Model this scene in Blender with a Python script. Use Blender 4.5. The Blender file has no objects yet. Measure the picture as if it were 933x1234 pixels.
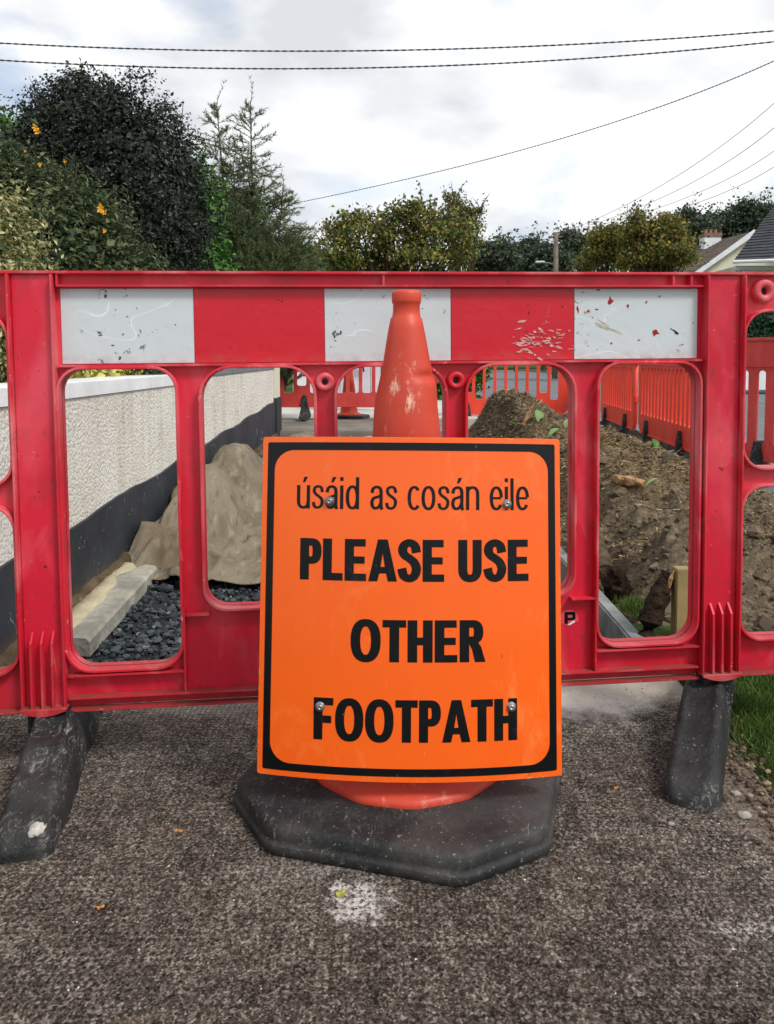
import bpy, bmesh, math, random
import numpy as np
from mathutils import Vector, Matrix, noise

S = bpy.context.scene
C = S.collection
R = math.radians
rnd = random.Random(7)
rng = np.random.default_rng(7)

# ------------------------------------------------------------------ camera
cam_d = bpy.data.cameras.new("camera")
cam = bpy.data.objects.new("camera", cam_d)
C.objects.link(cam)
cam.location = (0, 0, 0.83)
cam.rotation_euler = (R(90 - 3.5), 0, 0)
cam_d.sensor_fit = 'VERTICAL'
cam_d.sensor_height = 36
cam_d.lens = 36 * 980 / 1234
cam_d.shift_y = -(617 - 494) / 1234
cam_d.clip_start = 0.05
cam_d.clip_end = 2000
S.camera = cam

# ------------------------------------------------------------------ sky and sun
SUN_EL, SUN_AZ = 48, 132     # bright overcast: the sun stands high behind thin cloud, at the photographer's back on the right
world = bpy.data.worlds.new("World")
S.world = world
world.use_nodes = True
wn, wl = world.node_tree.nodes, world.node_tree.links
wn.clear()
w_out = wn.new('ShaderNodeOutputWorld')
w_bg = wn.new('ShaderNodeBackground')
w_bg.inputs[1].default_value = 0.12
sky = wn.new('ShaderNodeTexSky')
sky.sky_type = 'NISHITA'
sky.sun_disc = False
sky.sun_elevation = R(SUN_EL)
sky.sun_rotation = R(SUN_AZ)
sky.dust_density = 2.5
tc = wn.new('ShaderNodeTexCoord')
mp = wn.new('ShaderNodeMapping')
mp.inputs['Scale'].default_value = (1.0, 1.0, 2.6)
wl.new(tc.outputs['Generated'], mp.inputs[0])
n1 = wn.new('ShaderNodeTexNoise')
n1.inputs['Scale'].default_value = 2.3
n1.inputs['Detail'].default_value = 9
n1.inputs['Roughness'].default_value = 0.52
n1.inputs['Distortion'].default_value = 0.35
wl.new(mp.outputs[0], n1.inputs['Vector'])
n2 = wn.new('ShaderNodeTexNoise')
n2.inputs['Scale'].default_value = 4.1
n2.inputs['Detail'].default_value = 7
n2.inputs['Roughness'].default_value = 0.5
mp2 = wn.new('ShaderNodeMapping')
mp2.inputs['Location'].default_value = (3.1, 1.2, 0.4)
mp2.inputs['Scale'].default_value = (1.0, 1.0, 2.2)
wl.new(tc.outputs['Generated'], mp2.inputs[0])
wl.new(mp2.outputs[0], n2.inputs['Vector'])
r1 = wn.new('ShaderNodeValToRGB')              # cloud cover: how much blue shows through
r1.color_ramp.elements[0].position = 0.40
r1.color_ramp.elements[0].color = (0.45, 0.45, 0.45, 1)
r1.color_ramp.elements[1].position = 0.50
r1.color_ramp.elements[1].color = (1, 1, 1, 1)
wl.new(n1.outputs['Fac'], r1.inputs[0])
r2 = wn.new('ShaderNodeValToRGB')              # cloud brightness: grey bellies and white tops
r2.color_ramp.elements[0].position = 0.40
r2.color_ramp.elements[0].color = (3.95, 4.08, 4.3, 1)
r2.color_ramp.elements[1].position = 0.58
r2.color_ramp.elements[1].color = (5.7, 5.75, 5.8, 1)
wl.new(n2.outputs['Fac'], r2.inputs[0])
wm = wn.new('ShaderNodeMixRGB')
wl.new(r1.outputs[0], wm.inputs[0])
wl.new(sky.outputs[0], wm.inputs[1])
wl.new(r2.outputs[0], wm.inputs[2])
wl.new(wm.outputs[0], w_bg.inputs[0])
wl.new(w_bg.outputs[0], w_out.inputs[0])

sun_d = bpy.data.lights.new("sun", 'SUN')
sun_d.energy = 1.5
sun_d.angle = R(14)
sun_d.color = (1.0, 0.965, 0.91)
sun = bpy.data.objects.new("sun", sun_d)
C.objects.link(sun)
az, el = R(SUN_AZ), R(SUN_EL)
sun_dir = Vector((math.sin(az) * math.cos(el), math.cos(az) * math.cos(el), math.sin(el)))
sun.rotation_euler = (-sun_dir).to_track_quat('-Z', 'Y').to_euler()

S.view_settings.view_transform = 'Standard'
S.view_settings.look = 'None'
S.view_settings.exposure = 0.68
S.view_settings.gamma = 1.0

# ------------------------------------------------------------------ materials
def lin(h):
    h = h.lstrip('#')
    v = [int(h[i:i + 2], 16) / 255 for i in (0, 2, 4)]
    return tuple((c / 12.92 if c <= 0.04045 else ((c + 0.055) / 1.055) ** 2.4) for c in v) + (1,)

class Mat:
    def __init__(s, name, rough=0.7, spec=0.5, coord='Object'):
        s.m = bpy.data.materials.new(name)
        s.m.use_nodes = True
        s.n, s.l = s.m.node_tree.nodes, s.m.node_tree.links
        s.b = s.n['Principled BSDF']
        s.b.inputs['Roughness'].default_value = rough
        s.b.inputs['Specular IOR Level'].default_value = spec
        s.tc = s.n.new('ShaderNodeTexCoord').outputs[coord]
        s.col = None
        s.h = None
    def noise(s, scale, detail=5, rough=0.55, dist=0, sc=(1, 1, 1), loc=(0, 0, 0)):
        m = s.n.new('ShaderNodeMapping')
        m.inputs['Scale'].default_value = sc
        m.inputs['Location'].default_value = loc
        s.l.new(s.tc, m.inputs[0])
        t = s.n.new('ShaderNodeTexNoise')
        t.inputs['Scale'].default_value = scale
        t.inputs['Detail'].default_value = detail
        t.inputs['Roughness'].default_value = rough
        t.inputs['Distortion'].default_value = dist
        s.l.new(m.outputs[0], t.inputs['Vector'])
        return t.outputs['Fac']
    def voro(s, scale, out='Distance', feature='F1', rand=1.0, sc=(1, 1, 1)):
        m = s.n.new('ShaderNodeMapping')
        m.inputs['Scale'].default_value = sc
        s.l.new(s.tc, m.inputs[0])
        t = s.n.new('ShaderNodeTexVoronoi')
        t.feature = feature
        t.inputs['Scale'].default_value = scale
        t.inputs['Randomness'].default_value = rand
        s.l.new(m.outputs[0], t.inputs['Vector'])
        return t.outputs[out]
    def rng(s, x, a, b, c=0.0, d=1.0):
        t = s.n.new('ShaderNodeMapRange')
        for i, v in enumerate((a, b, c, d)):
            t.inputs[i + 1].default_value = v
        s.l.new(x, t.inputs[0])
        return t.outputs[0]
    def math(s, op, a, b=0.0):
        t = s.n.new('ShaderNodeMath')
        t.operation = op
        for i, v in enumerate((a, b)):
            if isinstance(v, (int, float)):
                t.inputs[i].default_value = v
            else:
                s.l.new(v, t.inputs[i])
        return t.outputs[0]
    def mix(s, fac, c, mode='MIX'):
        """lay colour c over what is there, by fac"""
        if s.col is None:
            s.col = c
            return s
        t = s.n.new('ShaderNodeMixRGB')
        t.blend_type = mode
        for i, v in enumerate((fac, s.col, c)):
            if isinstance(v, (int, float)):
                t.inputs[i].default_value = v
            elif isinstance(v, tuple):
                t.inputs[i].default_value = v
            else:
                s.l.new(v, t.inputs[i])
        s.col = t.outputs[0]
        return s
    def island(s):
        g = s.n.new('ShaderNodeNewGeometry')
        return g.outputs['Random Per Island']
    def bump(s, h, strength=0.5, dist=0.01):
        t = s.n.new('ShaderNodeBump')
        t.inputs['Strength'].default_value = strength
        t.inputs['Distance'].default_value = dist
        s.l.new(h, t.inputs['Height'])
        if s.h is not None:
            s.l.new(s.h, t.inputs['Normal'])
        s.h = t.outputs[0]
        return s
    def sep(s):
        t = s.n.new('ShaderNodeSeparateXYZ')
        s.l.new(s.tc, t.inputs[0])
        return t.outputs
    def done(s):
        if isinstance(s.col, tuple):
            s.b.inputs['Base Color'].default_value = s.col
        else:
            s.l.new(s.col, s.b.inputs['Base Color'])
        if s.h is not None:
            s.l.new(s.h, s.b.inputs['Normal'])
        return s.m

def simple(name, c1, c2=None, scale=6, rough=0.7, spec=0.4, bump=0.0, bscale=60, bdist=0.004):
    m = Mat(name, rough, spec)
    m.mix(1, lin(c1))
    if c2:
        m.mix(m.rng(m.noise(scale, 6), 0.35, 0.65), lin(c2))
    if bump:
        m.bump(m.noise(bscale, 4), bump, bdist)
    return m.done()

def blob(m, x, y, z, rx, ry, rz, warp=0.5, nscale=14):
    """soft-edged stain round a place, broken up by noise: 1 inside, 0 outside"""
    mp_ = m.n.new('ShaderNodeMapping')
    mp_.inputs['Location'].default_value = (-x / rx, -y / ry, -z / rz)
    mp_.inputs['Scale'].default_value = (1 / rx, 1 / ry, 1 / rz)
    m.l.new(m.tc, mp_.inputs[0])
    ln = m.n.new('ShaderNodeVectorMath')
    ln.operation = 'LENGTH'
    m.l.new(mp_.outputs[0], ln.inputs[0])
    d = m.math('ADD', ln.outputs['Value'], m.math('MULTIPLY', m.math('SUBTRACT', m.noise(nscale, 5, 0.7), 0.5), warp * 4))
    return m.rng(d, 1.15, 0.55)

# foreground concrete: brown grey, brushed in small dimples, pale and dark aggregate
def m_footpath():
    m = Mat('footpath_concrete', 0.85, 0.25)
    f = m.noise(62, 9, 0.82)
    c1 = m.voro(330, 'Color')          # sand and stone grains
    c2 = m.voro(185, 'Color')
    f2 = m.noise(20, 6, 0.75, loc=(5, 2, 1))
    f3 = m.noise(3.4, 4, 0.6, loc=(1, 7, 1))
    g0 = m.math('ADD', m.math('MULTIPLY', c1, 0.42), m.math('MULTIPLY', c2, 0.22))
    g0 = m.math('ADD', g0, m.math('MULTIPLY', f, 0.36))
    g0 = m.math('ADD', g0, m.math('MULTIPLY', m.math('SUBTRACT', f2, 0.5), 0.50))
    g0 = m.math('ADD', g0, m.math('MULTIPLY', m.math('SUBTRACT', f3, 0.5), 0.25))
    m.mix(1, lin('#1d1815'))
    m.mix(m.rng(g0, 0.30, 0.37), lin('#443b34'))
    m.mix(m.rng(g0, 0.40, 0.50), lin('#665c53'))
    m.mix(m.rng(g0, 0.52, 0.60), lin('#8b8177'))
    m.mix(m.rng(g0, 0.62, 0.70), lin('#b8aea3'))
    m.mix(m.rng(g0, 0.72, 0.80), lin('#d5ccc1'))
    m.mix(m.math('MULTIPLY', m.rng(m.voro(21, sc=(1, 1.3, 1)), 0.07, 0.04), 0.8), lin('#1c1714'))
    # cement dust swept under the barrier, paint splash in front
    m.mix(m.math('MULTIPLY', blob(m, 0.49, 1.95, 0, 0.19, 0.13, 1, 0.5, 16), m.rng(m.noise(60, 5, 0.8), 0.30, 0.42, 0.45, 1)), lin('#e4ded4'))
    m.mix(m.math('MULTIPLY', blob(m, 0.60, 2.03, 0, 0.30, 0.14, 1, 0.4, 12), 0.85), lin('#c2b8a8'))
    m.mix(m.math('MULTIPLY', blob(m, -0.35, 1.95, 0, 0.42, 0.12, 1, 0.6, 15), 0.35), lin('#b5aca2'))
    grit = m.rng(m.noise(130, 4, 0.8), 0.5, 0.6)
    m.mix(m.math('MULTIPLY', blob(m, -0.045, 1.20, 0, 0.045, 0.05, 1, 1.1, 45), m.rng(m.noise(110, 4, 0.8), 0.42, 0.52)), lin('#f2eeea'))
    m.mix(m.math('MULTIPLY', blob(m, -0.16, 1.27, 0, 0.10, 0.04, 1, 0.8, 30), m.math('MULTIPLY', grit, 0.6)), lin('#d8d2ca'))
    m.mix(m.math('MULTIPLY', blob(m, 0.52, 1.14, 0, 0.06, 0.025, 1, 0.6, 40), grit), lin('#e2dcd2'))
    m.mix(m.math('MULTIPLY', blob(m, -0.33, 0.95, 0, 0.035, 0.03, 1, 0.4, 30), 0.5), lin('#8a7048'))
    m.mix(m.math('MULTIPLY', blob(m, 0.70, 1.55, 0, 0.10, 0.22, 1, 0.6, 22), 0.55), lin('#9c8a7a'))
    x, y, z = m.sep()
    gx = m.math('SINE', m.math('MULTIPLY', m.math('ADD', x, m.math('MULTIPLY', m.noise(3, 2), 0.01)), 2 * math.pi / 0.0125))
    gy = m.math('SINE', m.math('MULTIPLY', m.math('ADD', y, m.math('MULTIPLY', m.noise(3, 2), 0.01)), 2 * math.pi / 0.0135))
    g = m.math('MULTIPLY', m.rng(m.math('ADD', gx, gy), 0.6, 1.8), m.rng(m.noise(6, 4), 0.36, 0.52))
    g = m.math('MULTIPLY', g, m.math('SUBTRACT', 1.0, blob(m, 0.5, 1.98, 0, 0.34, 0.2, 1, 0.3, 12)))
    m.mix(m.math('MULTIPLY', g, 0.7), lin('#1c1714'))
    m.bump(m.math('SUBTRACT', 1.0, g), 0.5, 0.003)
    m.bump(g0, 0.9, 0.006)
    m.bump(f, 0.8, 0.006)
    m.bump(m.noise(35, 4), 0.4, 0.006)
    return m.done()

def m_plastic(name, c, dark, pale, rough=0.42, fade_sheen=0.35, grime=True):
    m = Mat(name, rough, 0.45)
    m.mix(1, lin(c))
    m.mix(m.rng(m.noise(3.2, 4), 0.4, 0.7, 0, 0.8), lin(dark))
    m.mix(m.rng(m.noise(3.0, 3, 0.5, 0.9, (2, 2, 0.8), (5, 2, 1)), 0.50, 0.72, 0, fade_sheen), lin(pale))  # sun fade, plus glossy highlights painted in as broad pale areas
    m.mix(m.rng(m.noise(9, 4, 0.6, 1.5, (1, 1, 0.5), (1, 2, 6)), 0.58, 0.75, 0, fade_sheen * 0.7), lin(pale))  # upright pale streaks: more sun fade and painted gloss
    m.mix(m.rng(m.noise(70, 3, 0.6, 0, (1, 1, 1), (2, 7, 1)), 0.68, 0.72, 0, 0.8), lin(pale))
    if grime:
        m.mix(m.math('MULTIPLY', m.rng(m.noise(16, 6, 0.75), 0.5, 0.75), 0.40), lin('#5d3a33'))
        m.mix(m.rng(m.noise(48, 4, 0.7, 0, (1, 1, 1), (9, 1, 3)), 0.66, 0.70, 0, 0.7), lin('#3b1417'))
        # dust and grime that has settled on every ledge that faces up
        ge = m.n.new('ShaderNodeNewGeometry')
        sp = m.n.new('ShaderNodeSeparateXYZ')
        m.l.new(ge.outputs['True Normal'], sp.inputs[0])
        up = m.rng(sp.outputs[2], 0.6, 0.95)
        x, y, z = m.sep()
        m.mix(m.math('MULTIPLY', m.math('MULTIPLY', up, m.rng(z, 0.24, 0.16)), m.rng(m.noise(14, 5, 0.7), 0.35, 0.55, 0.15, 0.75)), lin('#6b4a3c'))
        m.mix(m.math('MULTIPLY', m.rng(m.math('ADD', z, m.math('MULTIPLY', m.noise(20, 5, 0.7), 0.05)), 0.185, 0.15), 0.35), lin('#6a3a34'))
    m.bump(m.noise(5, 3), 0.2, 0.012)
    m.bump(m.noise(45, 3, 0.6, 1.0), 0.08, 0.003)
    return m.done()

def m_pebbledash():
    m = Mat('pebbledash', 0.92, 0.2)
    m.mix(1, lin('#f0ede3'))
    m.mix(m.rng(m.noise(2.5, 5), 0.4, 0.7), lin('#e3ddd0'))
    m.mix(m.rng(m.noise(42, 6, 0.8), 0.44, 0.35, 0, 0.75), lin('#9d9383'))
    m.mix(m.rng(m.noise(75, 5, 0.75, loc=(2, 5, 4)), 0.40, 0.34, 0, 0.85), lin('#4f473c'))
    m.mix(m.rng(m.noise(110, 3, loc=(4, 4, 4)), 0.54, 0.62), lin('#f0eee5'))
    m.mix(m.math('MULTIPLY', blob(m, -1.1, 3.75, 0.5, 0.4, 0.35, 0.3, 0.5, 7), m.rng(m.noise(60, 4), 0.5, 0.62, 0, 0.6)), lin('#7d5f43'))
    x, y, z = m.sep()
    m.mix(m.math('MULTIPLY', m.rng(m.noise(7, 5, 0.7, 0, (1, 1.6, 0.12)), 0.52, 0.70), 0.40), lin('#a39884'))
    m.mix(m.math('MULTIPLY', m.rng(m.noise(4, 5, 0.7, 0, (1, 1, 1), (3, 1, 5)), 0.54, 0.72), 0.35), lin('#b5a78f'))
    m.bump(m.voro(75, 'Distance', 'F1'), 0.6, -0.010)
    m.bump(m.noise(48, 6, 0.8), 0.8, 0.012)
    return m.done()

def m_rubber(name, base='#1b1d1f', dust='#8f908d', amt=0.75, big=0.35, bump=0.7):
    m = Mat(name, 0.62, 0.35)
    m.mix(1, lin(base))
    m.mix(m.rng(m.noise(6, 6, 0.65), 0.42, 0.7, 0, big), lin('#55524e'))
    patch = m.rng(m.noise(9, 4, 0.6, 0, (1, 1, 1), (3, 3, 3)), 0.46, 0.60)
    m.mix(m.math('MULTIPLY', patch, m.rng(m.noise(60, 6, 0.8, 1.5, (1, 0.5, 1)), 0.52, 0.62, 0, amt)), lin(dust))
    m.mix(m.math('MULTIPLY', patch, m.rng(m.noise(26, 6, 0.75, 2.0, (1.4, 0.35, 1), (1, 4, 2)), 0.60, 0.66, 0, amt)), lin('#b1b0ab'))
    m.mix(m.math('MULTIPLY', m.rng(m.noise(150, 3), 0.66, 0.70), 0.7), lin('#8a8781'))
    m.bump(m.noise(14, 6, 0.7), bump, 0.014)
    m.bump(m.noise(90, 5, 0.7), 0.5, 0.004)
    return m.done()

def m_leaf(name, cols, rough=0.45, trans=0.25):
    m = Mat(name, rough, 0.4)
    m.mix(1, lin(cols[0]))
    f = m.island()
    step = 1.0 / len(cols)
    for i, c in enumerate(cols[1:], 1):
        m.mix(m.rng(f, i * step - 0.04, i * step + 0.04), lin(c))
    mt = m.done()
    m.b.inputs['Specular IOR Level'].default_value = 0.22
    tr = m.n.new('ShaderNodeBsdfTranslucent')
    m.l.new(m.col, tr.inputs[0])
    mx = m.n.new('ShaderNodeMixShader')
    mx.inputs[0].default_value = trans
    m.l.new(m.b.outputs[0], mx.inputs[1])
    m.l.new(tr.outputs[0], mx.inputs[2])
    m.l.new(mx.outputs[0], m.n['Material Output'].inputs[0])
    return mt

def m_soil():
    m = Mat('soil', 0.95, 0.15)
    m.mix(1, lin('#786a57'))
    m.mix(m.rng(m.noise(3.2, 6), 0.4, 0.66), lin('#574a3b'))
    m.mix(m.rng(m.noise(22, 6, 0.75), 0.48, 0.64, 0, 0.9), lin('#a08f75'))
    m.mix(m.math('MULTIPLY', blob(m, 1.45, 5.2, 0.2, 0.6, 1.6, 1.0, 0.4, 4), 0.55), lin('#8f7a57'))
    m.mix(m.rng(m.noise(60, 5, 0.8), 0.45, 0.33), lin('#251e17'))
    m.mix(m.rng(m.noise(90, 3, 0.6, 0, (1, 1, 3), (4, 0, 2)), 0.64, 0.72, 0, 0.9), lin('#b3a07c'))
    m.bump(m.noise(26, 7, 0.7), 0.9, 0.03)
    m.bump(m.noise(110, 5, 0.8), 0.8, 0.01)
    return m.done()

def m_sheet_orange():
    m = Mat('sign_orange', 0.27, 0.55)
    m.mix(1, lin('#f5600c'))
    m.mix(m.rng(m.noise(6, 4), 0.4, 0.7, 0, 0.5), lin('#ee570a'))
    x, y, z = m.sep()
    a = m.math('SINE', m.math('MULTIPLY', m.math('ADD', x, z), 1250))
    b = m.math('SINE', m.math('MULTIPLY', m.math('SUBTRACT', x, z), 1250))
    m.mix(m.math('MULTIPLY', m.rng(m.math('MULTIPLY', a, b), 0.1, 0.6), 0.35), lin('#fb7a26'))
    m.mix(m.rng(m.noise(60, 3, 0.7, 0, (1, 1, 0.35)), 0.72, 0.76, 0, 0.6), lin('#8a3a12'))
    m.mix(m.math('MULTIPLY', m.rng(m.noise(9, 6, 0.75, 1.0, (1, 1, 0.6)), 0.56, 0.75), 0.28), lin('#ffa865'))
    ed = m.math('MAXIMUM', m.rng(m.math('ABSOLUTE', x), 0.2665, 0.2690), m.math('MAXIMUM', m.rng(z, 0.0028, 0.0012), m.rng(z, 0.5915, 0.5935)))
    m.mix(m.math('MULTIPLY', ed, m.rng(m.noise(60, 5, 0.8), 0.58, 0.66)), lin('#cf9a72'))
    m.mix(m.rng(m.noise(22, 4, 0.6, 0.3, (6, 6, 0.5)), 0.70, 0.74, 0, 0.35), lin('#ffb98a'))
    m.bump(m.noise(5, 2), 0.10, 0.01)
    return m.done()

def m_black_print():
    m = Mat('sign_black_print', 0.34, 0.3)
    m.mix(1, lin('#05070a'))
    m.mix(m.rng(m.noise(26, 6, 0.8, 1.2), 0.58, 0.72, 0, 0.55), lin('#2c3136'))
    m.mix(m.rng(m.noise(120, 3, 0.7, 0, (1, 1, 0.4)), 0.70, 0.74, 0, 0.7), lin('#7b6a5e'))
    return m.done()

def m_sticker(name, base, chip, seed, red_chips=0.0):
    m = Mat(name, 0.33, 0.5)
    m.mix(1, lin(base))
    L = (seed * 1.7, seed * 0.9, seed * 2.3)
    m.mix(m.math('MULTIPLY', m.rng(m.noise(7, 5, 0.6, 0, (1, 1, 1), L), 0.5, 0.75), 0.25), lin(chip))
    # small chips gathered in patches
    patch = m.rng(m.noise(9, 3, 0.5, 0, (1, 1, 1), L), 0.50, 0.60)
    m.mix(m.math('MULTIPLY', patch, m.rng(m.noise(75, 3, 0.6, 0, (1, 1, 1), L), 0.635, 0.67)), lin('#1d1414'))
    if red_chips:
        m.mix(m.rng(m.noise(26, 3, 0.6, 0.5, (1, 1, 1), (L[1], L[0], 3)), 0.70, 0.715, 0, red_chips), lin('#b31220'))
    # dirt gathered along the lower edge
    x, y, z = m.sep()
    low = m.rng(z, 0.85, 0.826)
    m.mix(m.math('MULTIPLY', low, m.rng(m.noise(30, 5, 0.7), 0.42, 0.7, 0, 0.55)), lin('#7a6a5a'))
    # creases where the foil has lifted
    w = m.noise(7.5, 1, 0.4, 0.8, (1, 1, 1.7), L)
    ridge = m.rng(m.math('ABSOLUTE', m.math('SUBTRACT', w, 0.5)), 0.012, 0.0)
    ridge = m.math('MULTIPLY', ridge, m.rng(m.noise(9, 2, 0.5, 0, (1, 1, 1), (L[2], L[0], 1)), 0.52, 0.60))
    m.mix(m.math('MULTIPLY', ridge, 0.42), lin('#f6f8f8' if chip == '#b9bcba' else '#ea7584'))
    m.bump(ridge, 0.15, 0.002)
    m.bump(m.noise(9, 3, 0.6, 0.5), 0.22, 0.012)
    return m.done()

MT = {}
MT['path'] = m_footpath()
MT['path_far'] = simple('far_concrete', '#8d8880', '#716c64', 3, 0.9, 0.2, 0.4, 70)
MT['apron'] = simple('pale_concrete', '#c7c6bf', '#b2b0a8', 2, 0.9, 0.2, 0.2, 60)
MT['kerb'] = simple('kerb_concrete', '#8f9190', '#636b6a', 9, 0.9, 0.2, 0.6, 90, 0.006)
MT['slab'] = simple('broken_concrete', '#b0ac9d', '#85837a', 9, 0.9, 0.2, 0.8, 60, 0.008)
MT['mortar'] = simple('yellow_mortar', '#bdb294', '#a39a80', 12, 0.9, 0.2, 0.7, 50, 0.008)
MT['asphalt'] = simple('asphalt', '#72787b', '#62686b', 1.2, 0.9, 0.25, 0.5, 120, 0.004)
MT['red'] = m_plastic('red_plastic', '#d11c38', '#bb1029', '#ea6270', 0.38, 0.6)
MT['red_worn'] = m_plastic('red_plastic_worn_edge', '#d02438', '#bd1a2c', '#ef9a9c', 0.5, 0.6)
MT['orange_plastic'] = m_plastic('orange_plastic', '#f04a35', '#dc3d2b', '#f87460', 0.5, 0.3, False)
MT['coral_plastic'] = m_plastic('weathered_coral_plastic', '#d4453f', '#c23a37', '#e2716a', 0.5, 0.3, False)
def m_cone():
    m = Mat('cone_plastic', 0.48, 0.4)
    m.mix(1, lin('#cb4630'))
    m.mix(m.rng(m.noise(7, 5), 0.4, 0.7, 0, 0.8), lin('#b63c2a'))
    m.mix(m.rng(m.noise(4, 5, 0.6, 0.7, (1, 1, 0.4), (4, 1, 1)), 0.5, 0.72, 0, 0.55), lin('#dd6349'))
    m.mix(m.math('MULTIPLY', m.rng(m.noise(30, 5, 0.75, 0, (1, 1, 0.35)), 0.58, 0.70), 0.55), lin('#dd9a84'))
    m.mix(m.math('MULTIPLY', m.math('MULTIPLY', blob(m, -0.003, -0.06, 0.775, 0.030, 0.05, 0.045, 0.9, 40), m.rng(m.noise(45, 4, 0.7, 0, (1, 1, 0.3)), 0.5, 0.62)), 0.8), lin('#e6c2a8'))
    m.mix(m.rng(m.noise(90, 4, 0.7), 0.66, 0.72, 0, 0.5), lin('#7c3021'))
    m.bump(m.noise(9, 4), 0.35, 0.01)
    return m.done()
MT['cone'] = m_cone()
MT['rubber'] = m_rubber('black_rubber')
MT['rubber_base'] = m_rubber('cone_base_rubber', '#1f2122', '#6a6865', 0.4, 0.6, 0.25)
MT['metal'] = simple('zinc_screw', '#a9abab', '#85888a', 40, 0.35, 0.6)
MT['metal'].node_tree.nodes['Principled BSDF'].inputs['Metallic'].default_value = 0.8
MT['sign'] = m_sheet_orange()
MT['print'] = m_black_print()
MT['pebble'] = m_pebbledash()
MT['wallcap'] = simple('white_painted_coping', '#eceeee', '#d9dcdd', 5, 0.75, 0.3, 0.25, 60)
MT['greycap'] = simple('grey_coping', '#7f8488', '#6d7276', 5, 0.8, 0.3, 0.25, 60)
def m_plinth():
    m = Mat('slate_paint', 0.65, 0.35)
    m.mix(1, lin('#363b41'))
    m.mix(m.rng(m.noise(3, 4), 0.4, 0.7), lin('#262a2f'))
    m.mix(m.rng(m.noise(15, 5, 0.8, 1.5, (1, 1, 0.6)), 0.635, 0.67, 0, 0.85), lin('#b3b7ba'))
    x, y, z = m.sep()
    m.mix(m.math('MULTIPLY', m.rng(m.math('ADD', z, m.math('MULTIPLY', m.noise(9, 4), 0.08)), 0.09, 0.04), 0.8), lin('#574a3a'))
    m.bump(m.noise(20, 5), 0.5, 0.008)
    return m.done()
MT['plinth'] = m_plinth()
MT['soil'] = m_soil()
MT['earth'] = simple('packed_earth', '#6a5c48', '#453a2d', 9, 0.95, 0.1, 1.0, 40, 0.02)
def m_stone(name, a, b, c):
    m = Mat(name, 0.75, 0.35)
    f = m.island()
    m.mix(1, lin(a))
    m.mix(m.rng(f, 0.35, 0.55), lin(b))
    m.mix(m.rng(f, 0.93, 0.95), lin(c))
    m.bump(m.noise(90, 4), 0.5, 0.003)
    return m.done()
MT['gravel'] = m_stone('dark_gravel', '#454d52', '#2a2f33', '#6d7778')
MT['grit'] = m_stone('path_grit', '#8a8076', '#3d352f', '#ded8cd')
MT['subbase'] = simple('dark_subbase', '#2f3438', '#23272a', 12, 0.95, 0.2, 1.0, 60, 0.01)
def m_hessian():
    m = Mat('hessian', 0.95, 0.08)
    m.mix(1, lin('#8e8472'))
    m.mix(m.rng(m.noise(4.0, 3, 0.5), 0.40, 0.62), lin('#776d5c'))
    m.mix(m.rng(m.noise(13, 5, 0.7, 0, (1.6, 0.5, 0.4)), 0.52, 0.70, 0, 0.65), lin('#b0a690'))
    m.mix(m.rng(m.noise(22, 4, 0.7, 0, (1.6, 0.5, 0.5), (3, 3, 3)), 0.42, 0.32, 0, 0.5), lin('#554a3a'))
    m.mix(m.math('MULTIPLY', blob(m, -0.98, 3.5, 0.0, 0.16, 0.22, 0.2, 0.5, 9), 0.5), lin('#5e4e3a'))
    x, y, z = m.sep()
    wv = m.math('ADD', m.math('SINE', m.math('MULTIPLY', x, 1100)), m.math('SINE', m.math('MULTIPLY', m.math('ADD', y, z), 1100)))
    m.mix(m.rng(wv, 0.6, -1.6, 0, 0.35), lin('#4a4133'))
    m.bump(wv, 0.5, 0.0015)
    m.bump(m.noise(16, 3, 0.5, 0, (1.6, 0.5, 0.5)), 0.4, 0.008)
    return m.done()
MT['hessian'] = m_hessian()
MT['grass'] = m_leaf('grass_blade', ['#3f5a22', '#567230', '#2f481b', '#6e8440'], 0.6, 0.3)
MT['turf'] = simple('turf', '#42562a', '#36481f', 8, 0.95, 0.1, 0.8, 50, 0.02)
MT['wood'] = simple('sawn_wood', '#a08d62', '#8f7d55', 12, 0.8, 0.2, 0.3, 50)
MT['rotwood'] = simple('rotten_wood', '#231b16', '#3a2d23', 22, 0.95, 0.1, 1.0, 45, 0.02)
MT['freshwood'] = simple('split_wood', '#b9966c', '#8f6c48', 30, 0.85, 0.1, 0.8, 80, 0.005)
MT['bark'] = simple('bark', '#5a4c3d', '#3e342a', 9, 0.95, 0.1, 0.8, 30, 0.03)
MT['twig'] = simple('twig', '#5c5342', '#4a4233', 9, 0.95, 0.1)
def m_chip():
    m = Mat('wood_chips', 0.9, 0.15)
    f = m.island()
    m.mix(1, lin('#7b684b'))
    m.mix(m.rng(f, 0.25, 0.35), lin('#947e5b'))
    m.mix(m.rng(f, 0.55, 0.65), lin('#4a3b2b'))
    m.mix(m.rng(f, 0.86, 0.9), lin('#bfa677'))
    return m.done()
MT['chips'] = m_chip()
MT['clod'] = m_stone('soil_clods', '#6b5c49', '#463a2d', '#8f7e65')
MT['greenleaf'] = m_leaf('fresh_leaf', ['#8fae72', '#7fa062', '#a4bd8a'], 0.5, 0.3)
MT['dark_leaf'] = m_leaf('dark_leaves', ['#283029', '#343e31', '#1d241e', '#4a5548', '#2e2c2b'], 0.4, 0.12)
MT['olive_leaf'] = m_leaf('olive_leaves', ['#43523a', '#33432d', '#5b6945', '#26341f', '#777f56'], 0.5, 0.25)
MT['varieg_leaf'] = m_leaf('variegated_leaves', ['#5e6b40', '#b0ab78', '#46552f', '#8a8d5a', '#cdc795'], 0.5, 0.25)
MT['yellow_leaf'] = m_leaf('golden_leaves', ['#b9b558', '#cfc973', '#a09f42', '#dfd98d'], 0.5, 0.3)
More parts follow.
